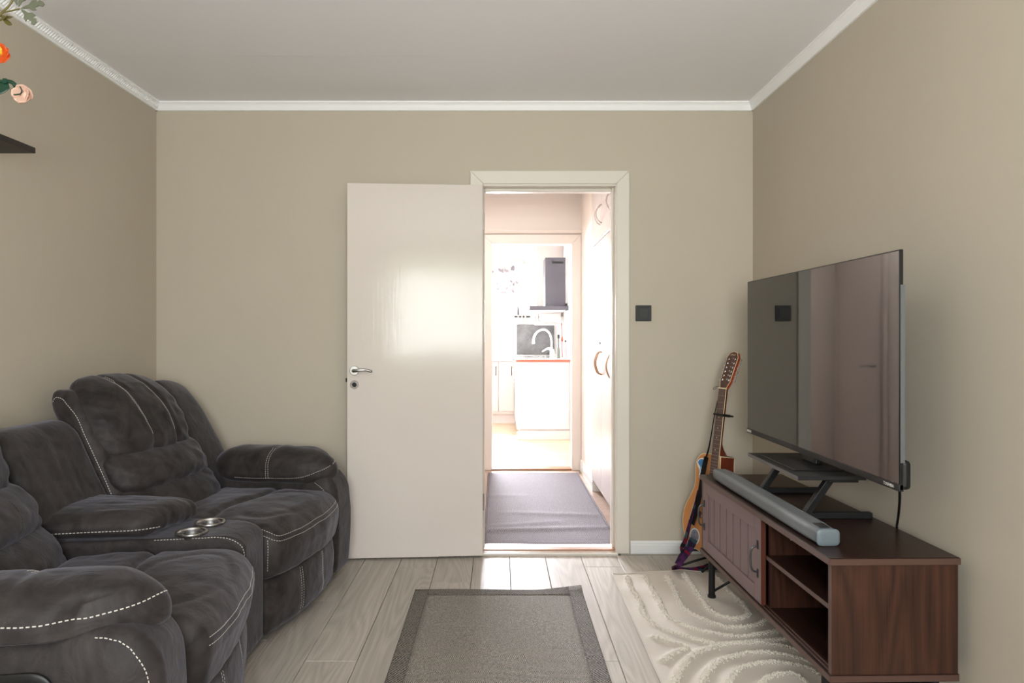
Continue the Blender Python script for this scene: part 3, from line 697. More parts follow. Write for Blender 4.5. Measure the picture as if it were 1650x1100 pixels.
def stitches(o, paths, T, offs=(0,), dash=.0062, gap=.0042, r=.0010, m=None, name='stitching', axis='w'):
    """dashes of thread laid on the surface of part o along paths given in local coordinates"""
    loc = WL[o.name]; bv = world_bvh(o, loc); g = G(); cnt = 0
    vs, fs = [], []
    for path in paths:
        for off in offs:
            pts = catmull(path, 8)
            pts = [Vector(T(Vector(p))) for p in pts]
            sn = []
            for p in pts:
                co, nn, _, _ = bv.find_nearest(p); sn.append((co, nn))
            # sideways offset on the surface
            line = []
            for i, (co, nn) in enumerate(sn):
                t = (sn[min(i+1, len(sn)-1)][0]-sn[max(i-1, 0)][0])
                if t.length < 1e-7: continue
                t.normalize(); sd = nn.cross(t)
                q = co+sd*off
                line.append(q)
            if len(line) < 2: continue
            rs = resample(line, .001)
            L = len(rs); step = dash+gap; n = int(L*.001/step)
            for i in range(n):
                a = rs[int(i*step/.001)]; e = rs[min(L-1, int((i*step+dash)/.001))]
                ca, na, _, _ = bv.find_nearest(a); ce, ne, _, _ = bv.find_nearest(e)
                t = (ce-ca)
                if t.length < 1e-6: continue
                t.normalize(); s = na.cross(t)*r; b0 = len(vs)
                up = na*r*1.1; dn_ = na*-.0006
                vs += [ca-s+dn_, ca+s+dn_, ca+s+up, ca-s+up, ce-s+dn_, ce+s+dn_, ce+s+up, ce-s+up]
                fs += [(b0, b0+1, b0+2, b0+3), (b0+4, b0+7, b0+6, b0+5), (b0+3, b0+2, b0+6, b0+7), (b0, b0+3, b0+7, b0+4), (b0+1, b0+5, b0+6, b0+2)]
    me = bpy.data.meshes.new(name); me.from_pydata(vs, [], fs)
    return link(name, me, m or stitchm, o, False, kind='stuff', label='dashed white stitching')
sofa = thing('reclining_sofa', (-1.3, 2.5, 0), 'charcoal suede two-seat reclining sofa with a centre console and white stitching, against the left wall', 'sofa')
def lean(z): return -.575-(z-.5)*.45
def build_unit(side, sd):
    T = unit(side)
    NR = side == 'near'
    lo = -.065 if NR else 0.0
    lean = lambda z: -.578-(z-.5)*.52+lo
    # base
    make('base_frame', rbox((-.86, .02, .035), (-.06, .66, .30), (.03, .03, .03), n=6), T, sofa)
    # footrest panel
    def ff(v, u):
        v = v.copy(); wn = (v.y-.337)/.33
        if u.x > 0: v.x += .040*(1-wn*wn) + .012*math.sin((v.z-.03)/.24*math.pi) - .004*max(math.exp(-((v.y-.24)/.006)**2), math.exp(-((v.y-.46)/.006)**2))
        return v
    fp = make('footrest_panel', rbox((-.10, .012, .040), (-.005, .662, .262), (.03, .02, .03), n=40, fn=ff, wr=.004, wscale=11, seed=sd), T, sofa)
    stitches(fp, [[(.05, w_, .245), (.06, w_, .15), (.05, w_, .05)] for w_ in (.24, .46)], T, offs=(-.006, .006), r=.0008)
    # seat cushion
    def fs(v, u):
        v = v.copy(); wn = (v.y-.337)/.325; fn_ = (v.x+.27)/.31
        if u.x > -.2: v.x += (.036 if NR else .052)*(1-wn*wn)*max(0, (u.x+.2)/1.2)
        if u.z > 0:
            k = max(0, u.z)
            v.z += k*(.022*(1-wn*wn)*(1-min(1, abs(fn_))**3))
            v.z -= k*.026*math.exp(-((v.x+.27+.02*math.sin(v.y*9))/.016)**2)*(1-.5*abs(wn))
            v.z -= k*.03*max(0, (v.x-.0)/.09)**1.5 if v.x > 0 else 0
            cx = (v.x+.11)/.13; cy = (v.y-.337)/.22; e = math.hypot(cx, cy)
            v.z -= k*.006*math.exp(-((e-1)/.09)**2)
        else:
            v.x -= .025*(-u.z)*max(0, u.x)
        return v
    sc = make('seat_cushion', rbox((-.60, .008, .250), (.035, .665, .468), (.095, .05, .085), rb=.03, n=56, fn=fs, wr=.0055, wscale=8, seed=sd+3), T, sofa)
    st = [[(-.03, .005, .447), (.045, .03, .415), (.085, .15, .413), (.10, .337, .417), (.085, .52, .413), (.045, .645, .415)]]
    stitches(sc, st, T, offs=(0, .020), r=.0008)
    stitches(sc, [[(.01, .004, .42), (.012, .003, .36), (.01, .004, .28)]], T, r=.0008)
    # backrest core with its outer wing
    def fb(v, u):
        v = v.copy(); v.x += lean(v.z)
        return v
    core = make('backrest_frame', rbox((-.10 if NR else -.14, -.012, .28), (0.0, .56, .982), (.055, .045, .10), rb=.03, n=40, fn=fb, wr=.004, wscale=6, seed=sd+5), T, sofa)
    stitches(core, [[(lean(z)-.012, -.03, z) for z in (.50, .58, .66, .74, .82, .89)]+[(lean(.95)-.05, -.03, .955), (lean(.95)-.09, -.02, .965), (lean(.93)-.13, -.02, .92)]], T, r=.0011)
    def fw(v, u):
        v = v.copy(); k = min(1, max(0, (v.y-.60)/.25)); v.x += lean(v.z) + .012 - .03*k
        v.z -= .05*k*k*max(0, u.z)
        return v
    make('side_wing', rbox((-.115, .50, .30), (0.0, .865, .985), (.055, .09, .16), rb=.03, n=40, fn=fw, wr=.004, wscale=6, seed=sd+6), T, sofa)
    # pillows
    def fpil(z0, z1, bulge, lobes, droop=0):
        def f(v, u):
            v = v.copy(); wn = (v.y-.285)/.29; zn = (v.z-(z0+z1)/2)/((z1-z0)/2)
            x = v.x
            if u.x > -.5:
                k = (u.x+.5)/1.5
                x += k*bulge*max(0, 1-wn*wn)**.5*max(0, 1-zn*zn)**.5
                if lobes:
                    for w0 in (.215, .375): x -= k*.012*math.exp(-((v.y-w0-.02*(1-zn))/.013)**2)
            v.x = x + lean(v.z)
            if lobes and u.z > 0:
                v.z -= .050*(abs(wn)**2.5)*u.z
                for w0 in (.215, .375): v.z -= .005*u.z*math.exp(-((v.y-w0)/.013)**2)
            # gathers at the ends
            if u.x > 0: v.x += (.016*math.sin(v.z*95+4*math.sin(v.y*14))*max(0, abs(wn)-.5) + .004*math.sin(v.y*70+2*math.sin(v.z*30))*max(0, abs(zn)-.55))*(1-abs(wn)**6)
            return v
        return f
    lo_ = make('lower_back_pillow', rbox((-.05, .004, .40), (.022, .62, .605), (.035, .08, .07), n=40, fn=fpil(.40, .605, .085, False), wr=.007, wscale=13, seed=sd+7), T, sofa)
    lu = make('lumbar_pillow', rbox((-.05, .000, .555), (.022, .610, .735), (.035, .09, .065), n=44, fn=fpil(.555, .735, .085, False), wr=.008, wscale=14, seed=sd+9), T, sofa)
    hp = make('head_pillow', rbox((-.09, .012, .675), (.018, .585, 1.035), (.05, .11, .13), n=60, fn=fpil(.675, 1.035, .085, True), wr=.008, wscale=11, seed=sd+11), T, sofa)
    for w0 in (.215, .375):
        stitches(hp, [[(lean(1.0)-.02, w0, 1.03), (lean(1.0)+.05, w0, 1.01), (lean(.92)+.10, w0+.003, .93), (lean(.84)+.105, w0+.015, .85), (lean(.78)+.10, w0+.028, .775)]], T, offs=(-.006, .006), r=.0008)
    stitches(lu, [[(lean(.70)+.10, .20, .705), (lean(.64)+.12, .22, .65), (lean(.58)+.1, .25, .585)]], T, r=.0006, m=seamm)
    # arm
    def fa_(v, u):
        v = v.copy()
        if u.x > 0: v.x += .014*math.sin(max(0, min(1, (v.z-.04)/.46))*math.pi)
        if v.y > .78: v.y += .012*math.sin(max(0, min(1, (v.z-.04)/.46))*math.pi)
        return v
    ar = make('arm_body', rbox((-.90, .668, .040), (-.005, .905, .548), (.11, .055, .11), rb=.02, n=36, fn=fa_, wr=.003, wscale=6, seed=sd+13), T, sofa)
    stitches(ar, [[(-.14, .90, .55), (-.08, .90, .53), (-.04, .90, .485), (-.02, .895, .42), (-.012, .89, .25), (-.01, .89, .08)]], T, r=.0011)
    if True: stitches(ar, [[(-.10, .69, .49), (-.05, .685, .45), (-.02, .68, .38), (-.01, .675, .25)]], T, r=.0008)
    def fpad(v, u):
        v = v.copy(); wn = (v.y-.772)/.132; fn_ = (v.x+.345)/.315
        v.z += .036*(1+wn)*max(0, -u.z)
        v.z -= .008*max(0, fn_)**2
        v.z += .012*(1-fn_*fn_)*(1 if u.z > 0 else 0)
        v.y += .012*math.sin((v.x+.6)*4.5)*.6
        v.x -= (.05*wn*wn+.09*max(0, wn+.3)**2)*max(0, u.x)**1.5
        if u.z > 0: v.z -= .008*math.exp(-((v.x+.33)/.012)**2)
        return v
    pad = make('arm_pad', rbox((-.66, .640, .452), (-.012, .905, .640), (.15, .12, .085), n=48, fn=fpad, wr=.006, wscale=7, seed=sd+15), T, sofa)
    zz = .580
    stitches(pad, [[(-.62, .92, zz+.01), (-.4, .93, zz+.01), (-.28, .925, zz), (-.17, .90, zz-.002), (-.08, .83, zz), (-.02, .72, zz)]], T, r=.0013, dash=.0072, gap=.0048)
    stitches(pad, [[(-.50, .63, zz-.075), (-.30, .63, zz-.075), (-.17, .64, zz-.06), (-.07, .66, zz-.03), (-.02, .72, zz+.00)]], T, r=.0009)
    stitches(pad, [[(-.33, .62, .50), (-.335, .66, .60), (-.335, .75, .66)]], T, offs=(-.006, .006), r=.0008)
    # feet
    for f_, w_ in ((-.12, .08), (-.12, .84), (-.78, .08), (-.78, .84)):
        g = G(T); g.lathe([(0, 0), (.022, 0), (.026, .045), (0, .045)], 14, (f_, w_, 0), T=T); g.obj('foot', blackp, sofa, smooth=True, angle=40)
    if side == 'near':
        pl = make('lever_housing', rbox((-.44, .900, .375), (-.205, .918, .480), (.055, .008, .052), n=20, fn=lambda v, u: (v.x, v.y+.006, v.z)), T, sofa, blackp, label='black oval recess of the recliner lever')
        g = G(T); g.box(-.40, -.27, .918, .940, .405, .452, .008); g.obj('recliner_lever', blackp, pl)
        g = G(T); g.tube([(-.41, .930, .40), (-.26, .930, .40), (-.245, .930, .43), (-.26, .930, .458), (-.41, .930, .458)], .0025, 6); g.obj('lever_trim', dgreym, pl, smooth=True)
    return T
build_unit('far', 1); build_unit('near', 40)
# console between the seats
def TC(c):  # (f, v in -1..1, z)
    return Vector((-.9+c[0], 2.51+c[1]*(.098+.158*max(0, -c[0])), c[2]))
cb = make('console_box', rbox((-.93, -1, .040), (0, 1, .497), (.09, .10, .05), rb=.02, n=40, fn=lambda v, u: (v.x, v.y, v.z)), TC, sofa)
stitches(cb, [[(-.30, s*.97, .497), (-.15, s*.97, .497), (-.09, s*.97, .497), (-.03, s*.96, .475), (-.003, s*.95, .43), (0, s*.95, .30), (0, s*.95, .1)] for s in (-1, 1)], TC, r=.0010)
def flid(v, u):
    v = v.copy(); fn_ = (v.x+.50)/.22
    if u.z > 0: v.z += .018*(1-v.y*v.y)
    if u.x > 0: v.x += .0*v.y
    v.x += .04*v.y*max(0, u.x)
    return v
ld = make('console_lid', rbox((-.80, -.97, .492), (-.285, .97, .578), (.08, .35, .040), n=36, fn=flid, wr=.004, wscale=8, seed=22), TC, sofa)
stitches(ld, [[(-.68, -.99, .528), (-.5, -.99, .530), (-.38, -.98, .530), (-.31, -.9, .526), (-.285, -.6, .518)], [(-.33, .9, .53), (-.28, .8, .52)]], TC, r=.0012, dash=.007, gap=.0045)
def fcb(v, u):
    v = v.copy(); v.x += -.60-(v.z-.5)*.50
    return v
kb = make('console_back', rbox((-.15, -.97, .40), (.0, .97, .872), (.06, .22, .07), rb=.03, n=36, fn=fcb, wr=.004, wscale=6, seed=25), TC, sofa)
stitches(kb, [[(-.60-(z-.5)*.5-.005, .93, z) for z in (.52, .62, .72, .80, .85)]], TC, r=.0009)
for (x, y) in ((-1.087, 2.560), (-1.098, 2.432)):
    g = G(); g.lathe([(.043, .502), (.046, .5075), (.054, .5075), (.0555, .502), (.054, .499), (.046, .495)], 40, (x, y, 0))
    g.lathe([(.046, .506), (.043, .44), (.040, .436), (0, .436)], 40, (x, y, .001)); ch = g.obj('cup_holder', steel, sofa, smooth=True, angle=60, label='brushed steel cup holder ring')
# recess for the cups
cut = [(-1.087, 2.560), (-1.098, 2.432)]
bmc = bmesh.new(); bmc.from_mesh(cb.data); lc = WL[cb.name]
kill = [f for f in bmc.faces if f.normal.z > .9 and any(math.hypot(f.calc_center_median().x+lc.x-x, f.calc_center_median().y+lc.y-y) < .040 for x, y in cut)]
bmesh.ops.delete(bmc, geom=kill, context='FACES'); bmc.to_mesh(cb.data); bmc.free()

# ================================================================== TV STAND
RT = R(1.2)
def TS(c):  # local: x depth from front (0) to wall, y distance from near end (0) to far end, z
    x, y, z = c[0], c[1], c[2]
    ox, oy = .972, 1.998
    return Vector((ox + x*math.cos(RT) - y*math.sin(RT), oy + x*math.sin(RT) + y*math.cos(RT), z))
LN, DP, ZT, ZB = 1.20, .375, .553, .189
ts = thing('tv_stand', (1.16, 2.6, 0), 'dark walnut television stand with a sliding grooved door, open shelves and black metal legs', 'tv stand')
g = G(TS); g.box(-.008, DP+.005, -.004, LN+.004, ZT-.022, ZT, .003); top = g.obj('top_board', walnut_y, ts)
G(TS).box(-.0095, -.0075, -.004, LN+.004, ZT-.020, ZT-.002).obj('edge_strip', edgem, top)
G(TS).box(-.008, DP+.005, -.0055, -.0035, ZT-.020, ZT-.002).obj('edge_strip', edgem, top)
bb = G(TS).box(-.006, DP+.003, -.003, LN+.003, ZB, ZB+.022, .002).obj('bottom_board', walnut_y, ts)
G(TS).box(-.0075, -.0055, -.003, LN+.003, ZB+.002, ZB+.020).obj('edge_strip', edgem, bb)
G(TS).box(-.006, DP, -.0045, -.0025, ZB+.002, ZB+.020).obj('edge_strip', edgem, bb)
G(TS).box(0, DP, 0, .018, ZB+.022, ZT-.022).obj('end_panel', walnut_z, ts)
G(TS).box(-.0012, .0, .0, .018, ZB+.022, ZT-.022).obj('edge_strip', edgem, ts)
G(TS).box(0, DP, LN-.018, LN, ZB+.022, ZT-.022).obj('end_panel', walnut_z, ts)
G(TS).box(.025, DP-.02, .490, .506, ZB+.022, ZT-.022).obj('divider', walnut_z, ts)
G(TS).box(DP-.012, DP, .018, LN-.018, ZB+.022, ZT-.022).obj('back_panel', walnut_y, ts)
sh = G(TS).box(.012, DP-.015, .018, .490, .388, .403).obj('shelf', walnut_y, ts)
G(TS).box(.0105, .012, .018, .490, .388, .403).obj('edge_strip', edgem, sh)
# rails in which the door slides
g = G(TS); g.box(.004, .008, .018, LN-.018, ZB+.022, ZB+.026); g.box(.018, .022, .018, LN-.018, ZB+.022, ZB+.026); g.obj('door_rail', edgem, ts)
g = G()
for f_, y_ in ((.10, .484), (.18, .484)):
    for z_ in (.46, .48, .34, .36):
        g.lathe([(0, 0), (.0022, 0), (.0022, .003), (0, .003)], 8, (f_, y_+.004, z_), Matrix.Rotation(R(90), 3, 'X'), T=TS)
g.obj('shelf_pin_hole', stitchm, ts, kind='stuff')
# sliding door
D0, D1, z0, z1 = .512, LN-.022, ZB+.026, ZT-.024
sd = G(TS).box(.0058, .016, D0, D1, z0, z1).obj('sliding_door', mat('groove_shade', (22, 14, 14), .7), ts)  # near-black board: shadow between the slats, put in as colour
stl = .058
for (a, b, c, d) in ((D0, D0+stl, z0, z1), (D1-stl, D1, z0, z1), (D0+stl, D1-stl, z1-.052, z1), (D0+stl, D1-stl, z0, z0+.052)):
    G(TS).box(-.002, .011, a, b, c, d, .0012, 1).obj('door_frame', sdoorm, sd)
G(TS).box(-.001, .016, D0-.004, D0, z0, z1).obj('door_edge', mat('reddish_walnut', (86, 44, 30), .4), sd)
ns = 7; sw = (D1-D0-2*stl)/ns
for i in range(ns):
    G(TS).box(.004, .0115, D0+stl+i*sw+.003, D0+stl+(i+1)*sw-.003, z0+.053, z1-.053, .0012, 1).obj('slat', sdoorm, sd)
hm = mat('dark_handle_metal', (92, 92, 94), .35, metal=.7)
for y_ in (D0+.025, D1-.022):
    g = G(TS); g.tube(catmull([(-.003, y_, .422), (-.018, y_, .420), (-.027, y_, .408), (-.030, y_, .375), (-.027, y_, .342), (-.018, y_, .330), (-.003, y_, .328)], 5), .0042, 8)
    h_ = g.obj('handle', hm, sd, smooth=True)
    for z_ in (.428, .322):
        G(TS).box(-.0045, -.0015, y_-.006, y_+.006, z_-.016, z_+.016, .001, 1).obj('handle_plate', blackm, h_)
# legs with braces
for (fx_, yy_, sg) in ((.022, LN-.075, -1), (.022, .075, 1), (DP-.022, LN-.075, -1), (DP-.022, .075, 1)):
    g = G(TS); g.tube([(fx_, yy_, .014), (fx_, yy_, ZB)], .0145, 14); g.lathe([(0, 0), (.018, 0), (.018, .010), (0, .010)], 14, (fx_, yy_, .008), T=TS)
    lg = g.obj('leg', blackm, ts, smooth=True, angle=45)
    g = G(TS); g.tube([(fx_, yy_, .03), (DP/2, yy_, .125)], .006, 8); g.obj('brace', blackm, lg, smooth=True)
    G(TS).box(fx_-.022, fx_+.022, yy_-.022, yy_+.03, ZB-.005, ZB).obj('leg_plate', blackm, lg)
for yy_ in (LN-.075, .075):
    G(TS).box(.022, DP-.022, yy_-.006, yy_+.006, ZB-.055, ZB-.040).obj('crossbar', blackm, ts)

# soundbar
sb = thing('soundbar', (1.0, 2.6, ZT), 'long grey soundbar lying along the front edge of the television stand', 'soundbar')
def TSB(c): return TS((c[0], c[1], c[2]))
b = rbox((.010, .112, ZT+.001), (.082, 1.09, ZT+.053), (.016, .014, .016), n=12)
make('soundbar_body', b, TSB, sb, greyfab)
b = rbox((.0095, .106, ZT+.0005), (.0825, .118, ZT+.0535), (.016, .006, .016), n=12)
make('end_cap', b, TSB, sb, mat('soundbar_cap', (108, 118, 124), .4), label='smooth blue-grey end cap')
g = G(TSB); g.box(.030, .062, .13, .18, ZT+.0525, ZT+.0545, .0008, 1); g.obj('button_panel', dgreym, sb)

# riser
rs_ = thing('riser', (1.17, 2.63, ZT), 'black metal riser with slanted legs standing on the television stand', 'riser')
g = G(); g.box(1.045, 1.285, 2.39, 2.87, .697, .7115, .002); tp = g.obj('shelf', dgreym, rs_)
G().box(1.16, 1.26, 2.395, 2.46, .688, .697, .002).obj('bracket', blackm, rs_)
G().box(1.0435, 1.045, 2.392, 2.868, .698, .7105).obj('edge_strip', mat('grey_edge', (96, 94, 94), .45), tp)
for Y_ in (2.435, 2.83):
    fb_ = G().box(1.083, 1.325, Y_-.013, Y_+.013, ZT, ZT+.022, .003).obj('foot_bar', blackm, rs_)
    G().prism([(1.080, Y_-.013, ZT+.020), (1.108, Y_-.013, ZT+.020), (1.195, Y_-.013, .697), (1.165, Y_-.013, .697)], (0, .026, 0), bev=.002).obj('slanted_leg', blackm, rs_)
# television
TVX, TY0, TY1, TZ0, TZ1 = 1.182, 2.015, 3.254, .743, 1.459
tv = thing('television', (1.19, 2.63, .712), 'large black flat television with a glossy screen on the riser', 'television')
def screenmat():
    t = NT('glossy_screen'); b = t.b; b.inputs['Base Color'].default_value = (.012, .011, .010, 1); b.inputs['Roughness'].default_value = .035
    b.inputs['IOR'].default_value = 1.75; b.inputs['Specular IOR Level'].default_value = .5
    tc = t.n('ShaderNodeTexCoord'); n = t.n('ShaderNodeTexNoise'); n.inputs['Scale'].default_value = 2.2; n.inputs['Detail'].default_value = 1
    t.l(tc.outputs['Object'], n.inputs[0]); bp = t.n('ShaderNodeBump'); bp.inputs['Strength'].default_value = .12; bp.inputs['Distance'].default_value = .004
    t.l(n.outputs[0], bp.inputs['Height']); t.l(bp.outputs[0], b.inputs['Normal'])
    return t.m
scr = screenmat()
G().box(TVX, TVX+.010, TY0, TY1, TZ0+.004, TZ1, .001, 1).obj('panel_frame', blackp, tv)
G().box(TVX-.0012, TVX, TY0+.004, TY1-.004, TZ0+.022, TZ1-.004).obj('screen', scr, tv)
G().box(TVX-.004, TVX+.012, TY0, TY1, TZ0, TZ0+.021, .002).obj('bottom_bezel', dgreym, tv)
G().box(TVX+.001, TVX+.0135, TY0-.0015, TY0+.002, TZ0+.085, TZ1-.105).obj('side_trim', mat('grey_trim', (96, 98, 98), .4), tv, label='grey strip on the near edge')
G().box(TVX+.010, TVX+.040, TY0+.006, TY1-.006, TZ0+.002, TZ0+.09, .012).obj('rear_housing', blackp, tv)
G().box(TVX+.010, TVX+.05, TY0+.2, TY1-.2, TZ0+.08, TZ1-.28, .012).obj('rear_cover', blackp, tv)
G().box(1.072, 1.275, 2.48, 2.80, .712, .7165, .002).obj('base_plate', blackp, tv)
G().box(TVX+.012, TVX+.040, 2.58, 2.70, .7165, .80, .004).obj('neck', blackp, tv)
def text(body, size, M, m, parent, name='lettering', ext=.0004):
    c = bpy.data.curves.new(name, 'FONT'); c.body = body; c.size = size; c.extrude = ext; c.align_x = 'CENTER'; c.align_y = 'CENTER'; c.resolution_u = 2
    o = bpy.data.objects.new('tmp', c); COL.objects.link(o); bpy.context.view_layer.update()
    me = bpy.data.meshes.new_from_object(o.evaluated_get(bpy.context.evaluated_depsgraph_get())); bpy.data.objects.remove(o)
    me.transform(M); return link(name, me, m, parent)
# text facing -x, reading from far to near as seen by the camera
def face_negx(x, y, z): return Matrix(((0, 0, -1, x), (-1, 0, 0, y), (0, 1, 0, z), (0, 0, 0, 1)))
text('TOSHIBA', .0135, face_negx(TVX-.0045, TY0+.052, TZ0+.0105), stitchm, tv)
G().box(TVX-.0048, TVX-.004, TY1-.058, TY1-.006, TZ0+.006, TZ0+.016).obj('badge', stitchm, tv, label='small white badge at the far lower corner')
g = G(); g.tube(catmull([(TVX+.025, 2.06, TZ0+.004), (1.225, 2.09, .70), (1.28, 2.19, .63), (1.345, 2.31, .565), (1.379, 2.37, .53), (1.380, 2.38, .40), (1.380, 2.40, .03)], 8), .004, 8)
props(g.obj('power_cord', blackp, None, smooth=True), 'thin black power cord hanging from the television behind the stand', 'cord')

# light switch
sx, sz = atp(1036.5, 504.5, YB).x, atp(1036.5, 504.5, YB).z
sw_ = thing('light_switch', (sx, YB, sz-.043), 'square black light switch on the wall right of the doorway', 'switch')
G().box(sx-.0435, sx+.0435, YB-.010, YB, sz-.0435, sz+.0435, .003).obj('switch_frame', switchm, sw_)
G().box(sx-.0345, sx+.0345, YB-.0125, YB-.009, sz-.0345, sz+.0345, .0015).obj('inner_frame', switchm, sw_)
G().box(sx-.027, sx+.027, YB-.0155, YB-.011, sz-.027, sz+.027, .0015).obj('rocker', switchm, sw_)

# ================================================================== GUITAR
YAW, TILT = R(65), R(8.5)
Wv = Vector((math.cos(YAW), -math.sin(YAW), 0)); Nv0 = Vector((-math.sin(YAW), -math.cos(YAW), 0))
Lv = (Vector((0, 0, 1))*math.cos(TILT) - Nv0*math.sin(TILT)); Nv = (Nv0*math.cos(TILT)+Vector((0, 0, 1))*math.sin(TILT))
GO = Vector((1.045, 3.47, .098))
def TG(c): return GO + Wv*c[0] + Lv*c[1] + Nv*c[2]   # (width to the right, length up, out of the face)
gt = thing('acoustic_guitar', (GO.x, GO.y, .03), 'orange-topped twelve-string acoustic guitar with stickers leaning in the corner', 'guitar')
topm = woodmat('spruce_top', (196, 128, 70), (218, 152, 90), 2, 2.0, .3, .3)
sidem = mat('red_brown_lacquer', (112, 46, 28), .25, var=.2, vscale=9)
bindm = mat('cream_binding', (226, 208, 168), .4)
fretm = mat('rosewood', (88, 60, 50), .45, var=.2, vscale=20)
half = [(0, 0), (.075, .004), (.135, .025), (.178, .075), (.193, .135), (.185, .20), (.155, .262), (.133, .315), (.132, .36)]
left = [(-x, y) for x, y in half] + [(-.140, .41), (-.135, .455), (-.105, .487), (-.05, .497), (-.022, .497)]
right = half[:-1] + [(.135, .345), (.125, .372), (.095, .388), (.062, .388), (.042, .402), (.034, .44), (.031, .47), (.029, .490), (.022, .497)]
out = catmull([(x, y, 0) for x, y in (left[::-1]+right[1:])], 5)
g = G(TG); g.prism([(p.x, p.y, -.098) for p in out], (0, 0, .096)); g.obj('body_sides', sidem, gt, smooth=True, angle=40)
g = G(TG); g.prism([(p.x, p.y, -.003) for p in out], (0, 0, .003)); g.obj('soundboard', topm, gt)
for zz_ in (-.002, -.096):
    g = G(TG); g.tube([(p.x, p.y, zz_) for p in out], .0028, 6); g.obj('binding', bindm, gt, smooth=True)
g = G(TG); g.tube([(.029, .494, -.002), (.029, .494, -.096)], .0028, 6); g.obj('binding', bindm, gt, smooth=True)
g = G(TG); g.lathe([(.0, .001), (.05, .001), (.05, .0)], 32, (0, .345, 0), T=TG); g.obj('sound_hole', blackp, gt)
g = G(TG); g.lathe([(.052, .0), (.052, .0012), (.058, .0012), (.058, 0)], 32, (0, .345, 0), T=TG); g.obj('rosette', bindm, gt)
g = G(TG); g.box(-.085, .085, .165, .195, 0, .008, .003); br = g.obj('bridge', fretm, gt)
G(TG).box(-.04, .04, .186, .190, .008, .011).obj('saddle', bindm, br)
g = G()
for i in range(12): g.lathe([(0, 0), (.0028, .001), (.002, .004), (0, .005)], 8, (-.045+.09*(i//2)/5, .174+(.006 if i % 2 else 0), .008), T=TG)
g.obj('bridge_pin', bindm, br, kind='stuff')
# neck
NUT = .840
g = G(TG); g.prism([(-.027, .38, .001), (.027, .38, .001), (.0235, NUT, .006), (-.0235, NUT, .006)], (0, 0, .006)); fb2 = g.obj('fretboard', fretm, gt)
g = G(TG)
g.tube([(.027, .38, .004), (.0238, NUT, .008)], .0022, 6); g.tube([(-.027, .38, .004), (-.0238, NUT, .008)], .0022, 6); g.obj('neck_binding', bindm, gt, smooth=True)
secs = []
g = G(TG); bn = bmesh.new(); rings = []
for i in range(13):
    t = i/12; y = .50+(NUT-.50)*t; hw = .0262-.0025*t; dp = .050*max(0, 1-t*5)**1.5+.021
    rings.append([bn.verts.new((hw*math.cos(a), y, .002-dp*math.sin(a))) for a in [math.pi*k/8 for k in range(9)]])
for i in range(12):
    for k in range(8): bn.faces.new((rings[i][k], rings[i][k+1], rings[i+1][k+1], rings[i+1][k]))
g.add(bn); g.obj('neck', sidem, gt, smooth=True)
SC = .65
g = G(TG)
for n_ in range(1, 21):
    y = NUT - SC*(1-2**(-n_/12)); g.box(-.0255, .0255, y-.0006, y+.0006, .0095, .0128)
g.obj('fret', mat('fret_grey', (150, 145, 138), .5), fb2, kind='stuff')
for n_ in (5, 7, 9, 12):
    y = NUT - SC*(1-2**(-(n_-.5)/12)); G(TG).lathe([(0, .0003), (.003, .0003), (.003, 0)], 10, (0, y, .0118), T=TG).obj('fret_marker', bindm, fb2)
G(TG).box(-.024, .024, NUT-.001, NUT+.005, .004, .017).obj('nut', bindm, gt)
g = G(TG)
for i in range(12):
    x0 = -.019+.038*(i//2)/5+(.002 if i % 2 else 0); x1 = -.036+.072*(i//2)/5+(.0025 if i % 2 else 0)
    g.tube([(x1, .188, .012), (x0, NUT, .0165)], .0003, 4)
g.obj('string', mat('dull_bronze', (120, 108, 96), .5), gt, kind='stuff')
# headstock, bent back
HB = R(14)
def THs(c): # c: width, along headstock, out
    y = NUT+.003+c[1]*math.cos(HB)+c[2]*math.sin(HB); z = .006-c[1]*math.sin(HB)+c[2]*math.cos(HB)
    return TG((c[0], y, z))
hsx = [(-.022, 0), (-.034, .035), (-.039, .17), (-.024, .196), (0, .203), (.024, .196), (.039, .17), (.034, .035), (.022, 0)]
g = G(THs); g.prism([(x, y, -.016) for x, y in hsx], (0, 0, .0145)); hd = g.obj('headstock', mat('orange_red_lacquer', (158, 62, 26), .28), gt)
g = G(THs); g.prism([(x*.97, y, -.0015) for x, y in hsx], (0, 0, .0025)); g.obj('headstock_face', fretm, hd)
g = G(THs); g.tube([(x, y, .0005) for x, y in hsx], .0016, 6); g.obj('headstock_binding', bindm, hd, smooth=True)
g = G(THs); g.tube(catmull([(-.016, .181, .0015), (-.006, .186, .0015), (.004, .182, .0015), (.016, .186, .0015)], 5), .0014, 5); g.obj('headstock_inlay', bindm, hd, kind='stuff')
for s_ in (-1, 1):
    for i in range(6):
        y = .045+i*.023
        g = G(THs); g.lathe([(0, .012), (.0035, .012), (.003, 0), (.006, 0), (.006, -.001)], 10, (s_*.022, y, .002), T=THs)
        g.tube([(s_*.034, y, -.008), (s_*.052, y, -.008)], .0022, 6); g.box(s_*.055-.004, s_*.055+.004, y-.0065, y+.0065, -.0105, -.0055, .002)
        g.obj('tuning_peg', chrome, hd, smooth=True, angle=40)
# capo, string ends
cpo = thing('capo', TG((.0, .705, .02)), 'black clamp capo on the upper neck of the guitar', 'capo')
g = G(TG); g.box(-.030, .034, .700, .710, .017, .026, .003); g.box(.028, .036, .698, .712, -.03, .02, .002); cb1 = g.obj('capo_bar', blackm, cpo)
g = G(TG); g.tube([(.032, .705, -.028), (.030, .705, -.052), (.010, .704, -.068)], .0045, 8); g.obj('capo_lever', blackm, cpo, smooth=True)
g = G(TG); g.tube(catmull([(-.02, NUT+.008, .014), (-.035, NUT+.008, .018), (-.055, NUT-.002, .02), (-.05, NUT-.010, .02), (-.03, NUT+.004, .018)], 5), .0012, 5); g.obj('string_tail', blackm, gt, smooth=True)
